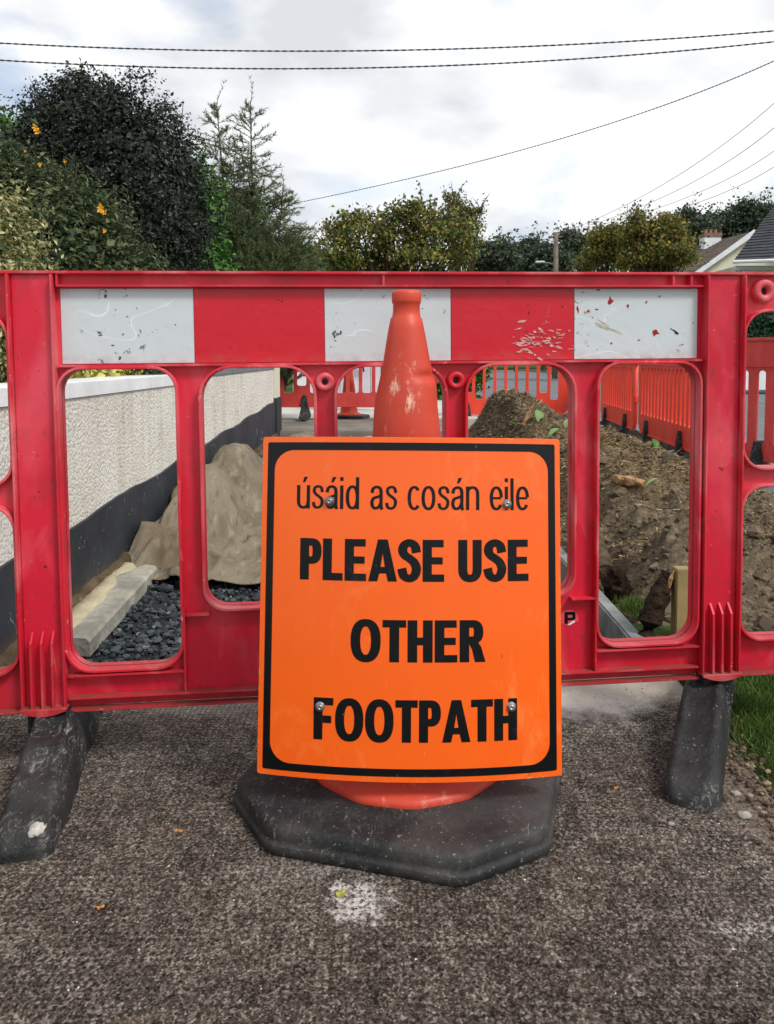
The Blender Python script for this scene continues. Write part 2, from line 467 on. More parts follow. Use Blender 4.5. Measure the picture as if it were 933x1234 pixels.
MT['bright_leaf'] = m_leaf('bright_leaves', ['#3f6b2c', '#548237', '#2e5222', '#6a9446'], 0.4, 0.3)
MT['conifer_leaf'] = m_leaf('conifer_needles', ['#557049', '#688057', '#45603e', '#858c64', '#74744f'], 0.6, 0.25)
MT['autumn_leaf'] = m_leaf('autumn_leaves', ['#67743a', '#858440', '#4e5d30', '#a08c44', '#755f36'], 0.5, 0.3)
MT['maple_leaf'] = m_leaf('maple_leaves', ['#5c6f3a', '#7f843f', '#46592f', '#a2964a', '#665433'], 0.5, 0.3)
MT['far_leaf'] = m_leaf('far_leaves', ['#505e4a', '#3e4b40', '#616c52', '#343f37'], 0.6, 0.2)
MT['hedge_leaf'] = m_leaf('hedge_leaves', ['#22402c', '#2e5238', '#193122'], 0.5, 0.2)
MT['flower'] = simple('yellow_petal', '#f5b312', '#e09a08', 30, 0.6)
MT['cream'] = simple('cream_render', '#dcd8c2', '#cfcab2', 2, 0.9, 0.2, 0.3, 60)
MT['white'] = simple('white_paint', '#e3e5e8', '#d5d8dc', 4, 0.6, 0.3)
MT['lilac'] = simple('white_gate_paint', '#d9d6df', '#c8c5d0', 4, 0.6, 0.3)
MT['black'] = simple('black_iron', '#15171a', None, 5, 0.4, 0.4)
MT['tile_brown'] = simple('brown_roof_tile', '#6f645c', '#5a5049', 3, 0.9, 0.2, 0.5, 8, 0.03)
MT['tile_slate'] = simple('dark_roof_tile', '#474a4e', '#35383c', 3, 0.8, 0.25, 0.5, 8, 0.03)
MT['terracotta'] = simple('terracotta', '#97705f', '#83604f', 9, 0.8)
MT['brick'] = simple('chimney_brick', '#8d6a5c', '#77564a', 6, 0.9)
MT['glass'] = simple('window_glass', '#7f9aa5', '#5e7884', 1.5, 0.08, 0.8)
MT['cable'] = simple('black_cable', '#33363a', '#54585c', 8, 0.6)
MT['pole'] = simple('weathered_pole', '#7d7468', '#655d53', 6, 0.9)
MT['yellow'] = simple('yellow_plastic', '#dca820', None, 5, 0.5)
MT['petal_leaf'] = simple('fallen_leaf', '#a9a84e', '#8f8f3d', 60, 0.6)
MT['dry_leaf'] = simple('dry_leaf_scrap', '#c08a4c', '#a26a34', 60, 0.7)

# ------------------------------------------------------------------ helpers
def link(name, me, mat=None, parent=None, loc=None):
    me.name = name
    o = bpy.data.objects.new(name, me)
    C.objects.link(o)
    if mat is not None and not me.materials:
        me.materials.append(MT[mat] if isinstance(mat, str) else mat)
    if parent is not None:
        o.parent = parent
    if loc is not None:
        o.location = loc
    return o

def smooth(o, flag=True):
    o.data.polygons.foreach_set('use_smooth', [flag] * len(o.data.polygons))
    return o

def tag(o, label, cat, group=None):
    o['label'] = label
    o['category'] = cat
    if group:
        o['group'] = group
    return o

def struct(o):
    o['kind'] = 'structure'
    return o

def stuff(o):
    o['kind'] = 'stuff'
    return o

def empty(name, loc, rz=0.0, label=None, cat=None, group=None):
    o = bpy.data.objects.new(name, None)
    o.empty_display_size = 0.1
    C.objects.link(o)
    o.location = loc
    o.rotation_euler = (0, 0, rz)
    if label:
        tag(o, label, cat, group)
    return o

def copy_tree(o, parent=None):
    c = o.copy()
    C.objects.link(c)
    c.parent = parent
    for ch in [k for k in bpy.data.objects if k.parent == o and k.name != c.name]:
        copy_tree(ch, c)
    return c

def bm_mesh(bm):
    me = bpy.data.meshes.new('m')
    bm.normal_update()
    bm.to_mesh(me)
    bm.free()
    return me

def add_box(bm, x0, x1, y0, y1, z0, z1, bev=0.0):
    vs = [bm.verts.new(p) for p in ((x0, y0, z0), (x1, y0, z0), (x1, y1, z0), (x0, y1, z0),
                                    (x0, y0, z1), (x1, y0, z1), (x1, y1, z1), (x0, y1, z1))]
    fs = [bm.faces.new([vs[i] for i in q]) for q in
          ((0, 3, 2, 1), (4, 5, 6, 7), (0, 1, 5, 4), (1, 2, 6, 5), (2, 3, 7, 6), (3, 0, 4, 7))]
    if bev:
        es = list({e for f in fs for e in f.edges})
        bmesh.ops.bevel(bm, geom=es, offset=bev, segments=2, affect='EDGES', clamp_overlap=True)

def box(name, x0, x1, y0, y1, z0, z1, mat, parent=None, bev=0.0):
    bm = bmesh.new()
    add_box(bm, x0, x1, y0, y1, z0, z1, bev)
    return link(name, bm_mesh(bm), mat, parent)

def add_tube(bm, pts, rads, n=8, cap=True):
    pts = [Vector(p) for p in pts]
    if isinstance(rads, (int, float)):
        rads = [rads] * len(pts)
    rings = []
    for i, p in enumerate(pts):
        d = (pts[min(i + 1, len(pts) - 1)] - pts[max(i - 1, 0)])
        if d.length < 1e-9:
            d = Vector((0, 0, 1))
        d.normalize()
        a = d.cross(Vector((0.13, 0.21, 0.97)))
        if a.length < 0.1:
            a = d.cross(Vector((1, 0, 0)))
        a.normalize()
        b = d.cross(a)
        rings.append([bm.verts.new(p + (a * math.cos(2 * math.pi * k / n) + b * math.sin(2 * math.pi * k / n)) * rads[i]) for k in range(n)])
    for r0, r1 in zip(rings, rings[1:]):
        for k in range(n):
            bm.faces.new((r0[k], r0[(k + 1) % n], r1[(k + 1) % n], r1[k]))
    if cap:
        bm.faces.new(rings[0][::-1])
        bm.faces.new(rings[-1])

def add_lathe(bm, prof, n=40, c=(0, 0), shape=None):
    rings = []
    for r, z in prof:
        ring = []
        for k in range(n):
            a = 2 * math.pi * k / n
            x, y = r * math.cos(a), r * math.sin(a)
            if shape:
                x, y, z2 = shape(x, y, z, a)
            else:
                z2 = z
            ring.append(bm.verts.new((c[0] + x, c[1] + y, z2)))
        rings.append(ring)
    for r0, r1 in zip(rings, rings[1:]):
        for k in range(n):
            bm.faces.new((r0[k], r0[(k + 1) % n], r1[(k + 1) % n], r1[k]))
    return rings

def rrect(x0, x1, z0, z1, r, n=6):
    """rounded rectangle, counter clockwise; r is one radius or four (bl, br, tr, tl)"""
    rr = (r,) * 4 if isinstance(r, (int, float)) else r
    out = []
    for (cx, cz, a0, q) in ((x0 + rr[0], z0 + rr[0], 180, rr[0]), (x1 - rr[1], z0 + rr[1], 270, rr[1]),
                            (x1 - rr[2], z1 - rr[2], 0, rr[2]), (x0 + rr[3], z1 - rr[3], 90, rr[3])):
        for k in range(n + 1):
            a = R(a0 + 90 * k / n)
            out.append((cx + q * math.cos(a), cz + q * math.sin(a)))
    return out

def plate(outlines, y, half, bev=0.0):
    """mesh of a flat plate in the xz plane: outer outline first, then its holes; thickness 2*half about y"""
    cu = bpy.data.curves.new('c', 'CURVE')
    cu.dimensions = '2D'
    cu.fill_mode = 'BOTH'
    cu.extrude = max(half - bev, 0)
    cu.bevel_depth = bev
    cu.bevel_resolution = 1
    for ol in outlines:
        sp = cu.splines.new('POLY')
        sp.points.add(len(ol) - 1)
        for p, (x, z) in zip(sp.points, ol):
            p.co = (x, z, 0, 1)
        sp.use_cyclic_u = True
    o = bpy.data.objects.new('tmp', cu)
    me = bpy.data.meshes.new_from_object(o)
    bpy.data.objects.remove(o)
    bpy.data.curves.remove(cu)
    me.transform(Matrix(((1, 0, 0, 0), (0, 0, -1, y), (0, 1, 0, 0), (0, 0, 0, 1))))
    me.materials.clear()
    return me

def join_meshes(mes):
    bm = bmesh.new()
    for me in mes:
        bm.from_mesh(me)
        bpy.data.meshes.remove(me)
    return bm_mesh(bm)

def quads_mesh(V, nper=4):
    """V: (N, nper, 3) numpy array of separate polygons"""
    N = V.shape[0]
    me = bpy.data.meshes.new('m')
    me.vertices.add(N * nper)
    me.vertices.foreach_set('co', V.reshape(-1).astype(np.float32))
    me.loops.add(N * nper)
    me.loops.foreach_set('vertex_index', np.arange(N * nper, dtype=np.int32))
    me.polygons.add(N)
    me.polygons.foreach_set('loop_start', np.arange(0, N * nper, nper, dtype=np.int32))
    me.update(calc_edges=True)
    return me

def unit(v):
    return v / np.maximum(np.linalg.norm(v, axis=-1, keepdims=True), 1e-9)

def leaf_quads(P, size, aspect=0.55, up=0.25, jitter=0.35, direction=None):
    """rhombic leaves at points P, random facing, a touch upwards"""
    N = len(P)
    nrm = unit(rng.normal(size=(N, 3)) + np.array([0, 0, up]))
    t = rng.normal(size=(N, 3)) if direction is None else direction + 0.35 * rng.normal(size=(N, 3))
    t = unit(t - nrm * (t * nrm).sum(1, keepdims=True))
    b = np.cross(nrm, t)
    s = size * (1 + jitter * rng.uniform(-1, 1, size=(N, 1)))
    fold = nrm * s * 0.12
    return np.stack([P - t * s * 0.5, P + b * s * aspect * 0.5 - t * s * 0.05 + fold, P + t * s * 0.5, P - b * s * aspect * 0.5 - t * s * 0.05 + fold], 1)

def clump_points(lobes, n_clumps, per, spread, shell=0.25, zmin=-0.1):
    """points gathered in twig-sized clumps near the skin of a set of ellipsoid lobes (cx,cy,cz,rx,ry,rz)"""
    w = np.array([(l[3] * l[4] + l[3] * l[5] + l[4] * l[5]) for l in lobes])
    w = w / w.sum()
    out = []
    for l, wi in zip(lobes, w):
        k = max(1, int(n_clumps * wi))
        d = unit(rng.normal(size=(k, 3)))
        rad = 1 - shell * rng.random((k, 1)) ** 1.5 + 0.05 * rng.normal(size=(k, 1))
        c = np.array(l[:3]) + d * rad * np.array(l[3:6])
        out.append(c)
    c = np.concatenate(out)
    c = c[c[:, 2] > zmin]
    sc = 0.6 + 0.8 * rng.random((len(c), 1, 1))
    P = c[:, None, :] + rng.normal(size=(len(c), per, 3)) * spread * sc
    return P.reshape(-1, 3)

def grid_mesh(xs, ys, f):
    nx, ny = len(xs), len(ys)
    vs = [(x, y, f(x, y)) for y in ys for x in xs]
    fs = [(j * nx + i, j * nx + i + 1, (j + 1) * nx + i + 1, (j + 1) * nx + i) for j in range(ny - 1) for i in range(nx - 1)]
    me = bpy.data.meshes.new('m')
    me.from_pydata(vs, [], fs)
    me.update()
    return me

def nz(x, y, s, o=0.0):
    return noise.noise(Vector((x * s + o, y * s - o, o * 0.7)))

def fbm(x, y, s, o=0.0, octv=5):
    return noise.fractal(Vector((x * s + o, y * s - o, o)), 0.9, 2.1, octv)

# ================================================================== THE SETTING
WX = -1.10          # face of the garden wall
KX = 0.73           # inner face of the kerb
END = 2.10          # the footpath is cut off here

struct(box('ground', -400, 400, -20, 900, -0.4, -0.13, 'turf'))

# foreground footpath (a slightly uneven sheet with real thickness)
def path_h(x, y):
    h = 0.0015 * fbm(x, y, 6) - 0.006 * max(0, nz(x, y, 14, 4) - 0.1) * max(0, min(1, (x - 0.62) / 0.1))
    d = ((x - 0.55) / 0.35) ** 2 + ((y - 2.02) / 0.16) ** 2
    h += 0.018 * math.exp(-d)
    return h
bm = bmesh.new()
me = grid_mesh(np.linspace(WX - 0.02, KX + 0.012, 150), np.linspace(0.25, END, 150), path_h)
bm.from_mesh(me)
ed = [e for e in bm.edges if e.is_boundary]
r_ = bmesh.ops.extrude_edge_only(bm, edges=ed)
for v in [g for g in r_['geom'] if isinstance(g, bmesh.types.BMVert)]:
    v.co.z = -0.125
    v.co.y += 0.02 * nz(v.co.x, v.co.y, 9) if v.co.y > 2 else 0
fp = struct(smooth(link('footpath', bm_mesh(bm), 'path')))
struct(box('footpath_behind_camera', WX - 0.02, KX + 0.012, -3, 0.25, -0.12, 0.0, 'path')).name = 'footpath'

# road
bm = bmesh.new()
add_box(bm, 2.42, 11.5, -6, 76, -0.25, -0.092)
struct(link('road', bm_mesh(bm), 'asphalt'))
for i in range(14):       # roadside kerb stones, laid end to end
    y0 = -1.0 + i * 1.0
    k = box('kerb', 2.30, 2.416, y0 + 0.004, y0 + 0.996, -0.2, 0.0 + 0.003 * (i % 3), 'kerb', None, 0.01)
    struct(k)
struct(box('far_verge', 11.62, 60, -6, 74, -0.3, 0.03, 'turf')).name = 'verge'
for i in range(24):
    y0 = 2 + i * 3.0
    struct(box('kerb', 11.5, 11.616, y0 + 0.01, y0 + 2.99, -0.2, 0.035, 'kerb', None, 0.01))
struct(box('grass_bank', -60, 60, 76.2, 120, -0.3, 0.15, 'turf')).name = 'verge'

# verge on the right of the path: turf with grass blades
def verge_h(x, y):
    return -0.012 + 0.02 * nz(x, y, 3, 3) + 0.012 * nz(x, y, 12, 1)
vg = grid_mesh(np.linspace(KX + 0.02, 2.29, 70), np.linspace(-1.0, 2.55, 90), verge_h)
struct(smooth(link('verge', vg, 'turf')))
P = []
N = 26000
xs = rng.uniform(KX + 0.02, 1.35, N)
ys = rng.uniform(1.15, 2.33, N)
edge = KX + 0.03 + 0.025 * np.sin(ys * 17) + 0.02 * np.sin(ys * 41 + 1)
keep = xs > edge
xs, ys = xs[keep], ys[keep]
zs = np.array([verge_h(a, b) for a, b in zip(xs, ys)])
base = np.stack([xs, ys, zs], 1)
lean = rng.normal(size=(len(xs), 3)) * np.array([0.5, 0.5, 0.15]) + np.array([0, 0, 1.0])
lean = unit(lean)
hgt = rng.uniform(0.018, 0.05, (len(xs), 1))
side = unit(np.cross(lean, rng.normal(size=(len(xs), 3)))) * 0.0014
bend = rng.normal(size=(len(xs), 3)) * np.array([0.012, 0.012, 0.0])
V = np.stack([base - side, base + side, base + lean * hgt + bend + side * 0.2, base + lean * hgt + bend - side * 0.2], 1)
g_ = stuff(link('grass', quads_mesh(V), 'grass'))
tag(g_, 'short green grass on the verge at the right edge behind the rubber foot', 'grass')

# trench: dark sub-base and gravel
def trench_h(x, y):
    t = min(max((y - 2.1) / 5.9, 0), 1)
    h = -0.10 + 0.12 * t
    h += 0.012 * fbm(x, y, 5, 2)
    h += 0.05 * math.exp(-((x + 1.05) / 0.13) ** 2)
    h -= 0.13 * min(max((x - 0.40) / 0.22, 0), 1)
    return h
tm = grid_mesh(np.linspace(WX - 0.02, KX + 0.01, 60), np.linspace(END - 0.02, 8.6, 160), trench_h)
struct(smooth(link('trench_floor', tm, 'subbase')))
# stones
ico = bmesh.new()
bmesh.ops.create_icosphere(ico, subdivisions=1, radius=1.0)
ico_v = np.array([v.co[:] for v in ico.verts])
ico_f = np.array([[v.index for v in f.verts] for f in ico.faces])
ico.free()
def stones_mesh(P, sizes, flat=0.7):
    N = len(P)
    nv, nf = len(ico_v), len(ico_f)
    jit = 1 + 0.34 * rng.uniform(-1, 1, size=(N, nv, 3))
    sc = sizes[:, None, None] * rng.uniform(0.65, 1.25, (N, 1, 3))
    V = ico_v[None] * jit * sc
    V[:, :, 2] *= flat
    a = rng.uniform(0, 6.28, N)
    c, s = np.cos(a)[:, None], np.sin(a)[:, None]
    X = V[:, :, 0] * c - V[:, :, 1] * s
    Y = V[:, :, 0] * s + V[:, :, 1] * c
    V = np.stack([X, Y, V[:, :, 2]], 2) + P[:, None, :]
    F = ico_f[None] + (np.arange(N) * nv)[:, None, None]
    me = bpy.data.meshes.new('m')
    me.vertices.add(N * nv)
    me.vertices.foreach_set('co', V.reshape(-1).astype(np.float32))
    me.loops.add(N * nf * 3)
    me.loops.foreach_set('vertex_index', F.reshape(-1).astype(np.int32))
    me.polygons.add(N * nf)
    me.polygons.foreach_set('loop_start', np.arange(0, N * nf * 3, 3, dtype=np.int32))
    me.update(calc_edges=True)
    me.shade_flat()
    return me
N = 26000
u = rng.random(N) ** 1.7
ys = 2.1 + u * 5.2
xs = rng.uniform(WX + 0.02, KX - 0.01, N)
zs = np.array([trench_h(a, b) for a, b in zip(xs, ys)])
sz = 0.0035 + 0.014 * rng.random(N) ** 3 + 0.001 * (ys - 2)
P = np.stack([xs, ys, zs + sz * 0.3 + 0.012 * rng.random(N)], 1)
g_ = stuff(link('gravel', stones_mesh(P, sz), 'gravel'))
tag(g_, 'dark blue-grey crushed gravel bedding in the dug out footpath', 'gravel')

N = 2600
ys = rng.uniform(1.0, 2.3, N)
xs = KX + 0.0 + rng.normal(size=N) * 0.035
P = np.stack([xs, ys, 0.001 + 0.004 * rng.random(N)], 1)
g_ = stuff(link('loose_earth', stones_mesh(P, 0.0012 + 0.008 * rng.random(N) ** 4), 'clod'))
tag(g_, 'crumbs of earth and stone along the grass edge of the footpath', 'earth')

# crumbly earth bank under the wall
N = 1500
ys = rng.uniform(2.1, 7.5, N)
xs = WX + 0.01 + np.abs(rng.normal(size=N)) * 0.05
zs = np.array([trench_h(a, b) for a, b in zip(xs, ys)])
P = np.stack([xs, ys, zs + 0.05 * rng.random(N) * np.exp(-((xs - WX) / 0.06))], 1)
g_ = stuff(link('loose_earth', stones_mesh(P, 0.008 + 0.018 * rng.random(N)), 'clod'))
tag(g_, 'crumbly brown earth along the foot of the dark wall plinth', 'earth')
def bank_h(x, y):
    return -0.11 + 0.02 * (y - 2) + 0.115 * math.exp(-(((x - WX) / 0.085) ** 2)) + 0.012 * nz(x, y, 14)
struct(smooth(link('earth_bank', grid_mesh(np.linspace(WX - 0.02, WX + 0.2, 14), np.linspace(2.08, 7.9, 200), bank_h), 'earth')))

# kerb along the trench: three edging lengths
for i, (y0, y1) in enumerate(((2.125, 3.03), (3.04, 3.95), (3.96, 4.87), (4.88, 5.79))):
    k = box('edging_kerb', KX, KX + 0.05, y0, y1, -0.32, -0.004 + 0.003 * (i % 2), 'kerb', None, 0.006)
    k.rotation_euler = (0, 0, 0)
    struct(k)

# far platform of old footpath, pale apron beyond
bm = bmesh.new()
add_box(bm, WX - 0.6, 0.9, 8.1, 9.95, -0.02, 0.12, 0.015)
struct(link('footpath', bm_mesh(bm), 'path_far'))
bm = bmesh.new()
add_box(bm, -7, 1.6, 9.96, 14.5, -0.1, 0.116, 0.01)
struct(link('driveway', bm_mesh(bm), 'apron'))
N = 700
P = np.stack([rng.uniform(-0.9, 0.7, N), 8.05 + 0.12 * rng.normal(size=N), rng.uniform(-0.02, 0.07, N)], 1)
g_ = stuff(link('rubble', stones_mesh(P, 0.012 + 0.03 * rng.random(N) ** 2), 'clod'))
tag(g_, 'small dark rubble where the far piece of footpath was broken off', 'rubble')

# ------------------------------------------------------------------ soil heap
def bump2(x, y, cx, cy, rx, ry, h):
    return h * math.exp(-((x - cx) / rx) ** 2 - ((y - cy) / ry) ** 2)
def soil_h(x, y):
    # envelope of the heap
    h = -0.03
    left = min(max((x - (0.80 + 0.10 * math.sin(y * 2.1))) / 0.32, 0), 1)
    right = min(max((2.28 - x) / 0.55, 0), 1)
    front = min(max((y - 2.25) / 0.9, 0), 1)
    back = min(max((9.0 - y) / 1.2, 0), 1)
    e = (left * left * (3 - 2 * left)) * (right * right * (3 - 2 * right)) * (front * front * (3 - 2 * front)) * back
    h += e * (0.15 + 0.042 * min(max(y - 3.0, 0), 3))
    h += e * 0.06 * fbm(x, y, 1.8, 4, 4)
    h += bump2(x, y, 1.12, 7.55, 0.36, 0.7, 0.29)
    h += bump2(x, y, 1.30, 4.3, 0.28, 0.5, 0.05)
    h -= bump2(x, y, 0.86, 2.9, 0.12, 0.45, 0.05)
    h += (0.25 + e) * 0.052 * fbm(x, y, 6, 1, 6)
    h += (0.25 + e) * 0.032 * abs(nz(x, y, 21, 5))
    h += (0.2 + e) * 0.010 * nz(x, y, 55, 2)
    return h
gy = np.concatenate([np.arange(2.2, 4.6, 0.014), np.arange(4.6, 9.3, 0.024)])
sm = grid_mesh(np.arange(KX + 0.045, 2.32, 0.014), gy, soil_h)
so = tag(smooth(link('soil_heap', sm, 'soil')), 'long heap of brown dug soil lying on the verge behind the red barrier', 'soil heap')
# clods and chips scattered on the heap
def on_soil(N, x0=0.8, x1=2.2, y0=2.35, y1=8.9, pw=1.4):
    xs = rng.uniform(x0, x1, N)
    ys = y0 + (y1 - y0) * rng.random(N) ** pw
    zs = np.array([soil_h(a, b) for a, b in zip(xs, ys)])
    return np.stack([xs, ys, zs], 1)
P = on_soil(9000)
sz = 0.004 + 0.016 * rng.random(len(P)) ** 3
sz[:260] = rng.uniform(0.018, 0.05, 260)
g_ = stuff(link('clods', stones_mesh(P, sz), 'clod', so))
N = 42000
P = on_soil(N, 0.82, 2.2, 2.6, 8.9, 1.1)
dens = np.array([nz(a, b, 1.6, 9) + 0.25 * (0.5 if b > 3.6 else -1.2) for a, b in P[:, :2]])
P = P[dens + rng.uniform(-0.4, 0.4, N) > -0.05]
k = len(P)
d = unit(rng.normal(size=(k, 3)) * np.array([1, 1, 0.25]))
L = rng.uniform(0.006, 0.022, (k, 1)) * (1 + 0.10 * (P[:, 1:2] - 3))
s_ = unit(np.cross(d, np.array([0, 0, 1.0]) + 0.4 * rng.normal(size=(k, 3)))) * rng.uniform(0.0008, 0.003, (k, 1)) * (1 + 0.2 * (P[:, 1:2] - 3))
P[:, 2] += 0.004
V = np.stack([P - d * L - s_, P + d * L - s_ * 0.6, P + d * L + s_ * 0.6, P - d * L + s_], 1)
g_ = stuff(link('wood_chips', quads_mesh(V), 'chips', so))

# ------------------------------------------------------------------ garden wall
wall = empty('garden_wall', (WX - 0.1, 4, 0), 0, 'low pebbledashed garden wall with pale coping and slate painted plinth along the left of the dug path', 'wall')
WO = Vector((WX - 0.1, 4, 0))
def wlink(name, me, mat):
    me.transform(Matrix.Translation(-WO))
    return link(name, me, mat, wall)
def strip_wall(y0, y1, zb, zt, x_front, x_back, n=40):
    """upright slab along the wall whose lower and upper edges follow the functions zb(y), zt(y)"""
    bm = bmesh.new()
    prev = None
    for i in range(n + 1):
        y = y0 + (y1 - y0) * i / n
        q = [bm.verts.new(p) for p in ((x_front, y, zb(y)), (x_front, y, zt(y)), (x_back, y, zt(y)), (x_back, y, zb(y)))]
        if prev:
            for a in range(4):
                bm.faces.new((prev[a], prev[(a + 1) % 4], q[(a + 1) % 4], q[a]))
        else:
            bm.faces.new(q[::-1])
        prev = q
    bm.faces.new(prev)
    bmesh.ops.recalc_face_normals(bm, faces=bm.faces)
    return bm_mesh(bm)
def plt(y):     # top edge of the painted plinth: wanders upwards with the ground
    return 0.262 + 0.034 * (y - 3.0) + 0.008 * math.sin(y * 6.1) + 0.006 * nz(y, 0, 7)
wlink('render', strip_wall(-2, 4.72, lambda y: -0.1, lambda y: 0.690 + 0.002 * y, WX, WX - 0.2), 'pebble')
wlink('render', strip_wall(4.724, 7.9, lambda y: 0.0, lambda y: 0.728 + 0.0045 * (y - 4.7), WX - 0.004, WX - 0.2), 'pebble')
wlink('plinth', strip_wall(-2, 7.9, lambda y: -0.005 + 0.02 * max(y - 2.5, 0) + 0.012 * nz(y, 1, 5), plt, WX + 0.012, WX - 0.02, 120), 'plinth')
for i in range(7):     # coping stones of the near part
    y0 = -2 + i * 0.96
    wlink('coping', strip_wall(y0 + 0.003, y0 + 0.957, lambda y: 0.693 + 0.002 * y, lambda y: 0.748 + 0.001 * y, WX + 0.008, WX - 0.24, 2), 'wallcap')
for i in range(3):
    y0 = 4.73 + i * 1.06
    wlink('coping', strip_wall(y0 + 0.003, y0 + 1.055, lambda y: 0.731 + 0.0045 * (y - 4.7), lambda y: 0.765 + 0.004 * (y - 4.7), WX + 0.004, WX - 0.24, 2), 'greycap')
me = box('tmp', WX - 0.3, WX + 0.03, 7.903, 8.25, 0.05, 0.46, 'plinth').data
bpy.data.objects.remove(bpy.data.objects['tmp'])
me.materials.clear()
wlink('pier_plinth', me, 'plinth')
me = box('tmp', WX - 0.28, WX + 0.015, 7.91, 8.24, 0.462, 0.78, 'cream').data
bpy.data.objects.remove(bpy.data.objects['tmp'])
me.materials.clear()
wlink('pier', me, 'cream')

# ================================================================== THE RED BARRIER
BA = math.atan2(0.155, 1.46)
barrier = empty('safety_barrier', (0.02, 1.6945, 0.0), BA, 'large red plastic safety barrier with red and white reflective band across the footpath', 'barrier')
barrier.rotation_euler = (0, -R(0.52), BA)
ZT, ZB = 1.006, 0.131
holes = [rrect(-0.668, -0.441, 0.208, 0.818, (.05, .05, .045, .045)),
         rrect(-0.392, -0.164, 0.324, 0.818, (.045, .045, .06, .06)),
         rrect(-0.119, 0.108, 0.324, 0.818, (.045, .045, .06, .06)),
         rrect(0.153, 0.384, 0.324, 0.818, (.045, .045, .06, .06)),
         rrect(0.437, 0.662, 0.208, 0.818, (.05, .05, .045, .045))]
ends = []
for s in (-1, 1):
    a, b = sorted((s * 0.762, s * 0.955))
    r1_ = (.06, .03, .05, .06) if s < 0 else (.03, .06, .06, .05)
    ends.append(rrect(a, b, 0.588, 0.928, 0.05))
    ends.append(rrect(a, b, 0.208, 0.548, 0.05))
def grow(ol, d):
    cx = sum(p[0] for p in ol) / len(ol)
    out = []
    n = len(ol)
    for i in range(n):
        p0, p1, p2 = ol[i - 1], ol[i], ol[(i + 1) % n]
        tx, tz = p2[0] - p0[0], p2[1] - p0[1]
        L_ = math.hypot(tx, tz) or 1
        out.append((p1[0] + tz / L_ * d, p1[1] - tx / L_ * d))
    return out
outer = rrect(-1.0, 1.0, ZB, ZT, 0.02)
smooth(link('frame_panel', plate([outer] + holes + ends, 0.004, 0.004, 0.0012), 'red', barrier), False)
# rims round the openings: deep flanges, one per opening
for h in holes + ends:
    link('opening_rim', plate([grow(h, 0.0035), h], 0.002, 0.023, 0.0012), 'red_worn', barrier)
# top rail: two ledges with small webs between them
bm = bmesh.new()
add_box(bm, -1.0, 1.0, -0.020, 0.024, ZT - 0.001, ZT + 0.005, 0.0015)
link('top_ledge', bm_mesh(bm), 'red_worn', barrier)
bm = bmesh.new()
for a, b in ((-0.667, 0.667),):
    add_box(bm, a, b, -0.018, -0.0005, 0.9795, 0.9840, 0.001)
for x in (-0.665, -0.02, 0.60, 0.64):
    add_box(bm, x - 0.0022, x + 0.0022, -0.016, 0.0, 0.9842, ZT - 0.0012)
link('rail_channel', bm_mesh(bm), 'red', barrier)
bm = bmesh.new()
add_box(bm, -0.668, 0.668, -0.018, -0.0005, 0.8215, 0.8265, 0.001)
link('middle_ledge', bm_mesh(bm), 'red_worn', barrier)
# posts: a raised web between two flanges, three stiffening ribs at the foot
for s in (-1, 1):
    bm = bmesh.new()
    a, b = s * 0.672, s * 0.757
    if a > b: a, b = b, a
    add_box(bm, a + 0.004, b - 0.004, -0.012, 0.018, ZB + 0.006, ZT - 0.0015, 0.002)
    po = link('post', bm_mesh(bm), 'red', barrier)
    bm = bmesh.new()
    add_box(bm, a - 0.001, a + 0.0035, -0.028, 0.026, ZB + 0.002, ZT - 0.002, 0.0012)
    add_box(bm, b - 0.0035, b + 0.001, -0.028, 0.026, ZB + 0.002, ZT - 0.002, 0.0012)
    link('post_flange', bm_mesh(bm), 'red_worn', po)
    for k in range(3):
        x = s * 0.7145 + (k - 1) * 0.0205
        bm = bmesh.new()
        pr = [(-0.013, 0.292), (-0.030, 0.272), (-0.033, 0.14), (-0.013, 0.14)]
        vs = [[bm.verts.new((x + dx, y, z)) for (y, z) in pr] for dx in (-0.0022, 0.0022)]
        bm.faces.new(vs[0]); bm.faces.new(vs[1][::-1])
        for i in range(4):
            bm.faces.new((vs[0][i], vs[1][i], vs[1][(i + 1) % 4], vs[0][(i + 1) % 4]))
        bmesh.ops.recalc_face_normals(bm, faces=bm.faces)
        link('rib', bm_mesh(bm), 'red_worn', po)
    # rounded lip under the post
    lip = [(a - 0.002 + (b - a + 0.004) * k / 12, ZB + 0.004 - 0.010 * math.sin(math.pi * k / 12)) for k in range(13)]
    lip = lip + [(x, ZB + 0.008) for x, z in lip[::-1]]
    link('post_lip', plate([lip], -0.004, 0.032, 0.001), 'red_worn', po)
# lower rail between the posts, with ledges and uprights of the deeper middle panel
for (a, b, z0, z1) in ((-0.6675, 0.6675, 0.150, 0.1545), (-1.0, -0.760, 0.127, 0.1315), (0.760, 1.0, 0.127, 0.1315), (-0.6675, 0.6675, 0.125, 0.130),
                       (-0.6675, -0.4385, 0.196, 0.2005), (0.4345, 0.6675, 0.196, 0.2005), (-0.433, -0.385, 0.312, 0.3165), (0.379, 0.431, 0.312, 0.3165)):
    bm = bmesh.new()
    add_box(bm, a, b, -0.021, -0.0005, z0, z1, 0.001)
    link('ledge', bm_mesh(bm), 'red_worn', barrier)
for x in (-0.436, 0.433):
    bm = bmesh.new()
    add_box(bm, x - 0.0022, x + 0.0022, -0.020, -0.0005, 0.155, 0.330, 0.001)
    link('upright_rib', bm_mesh(bm), 'red_worn', barrier)
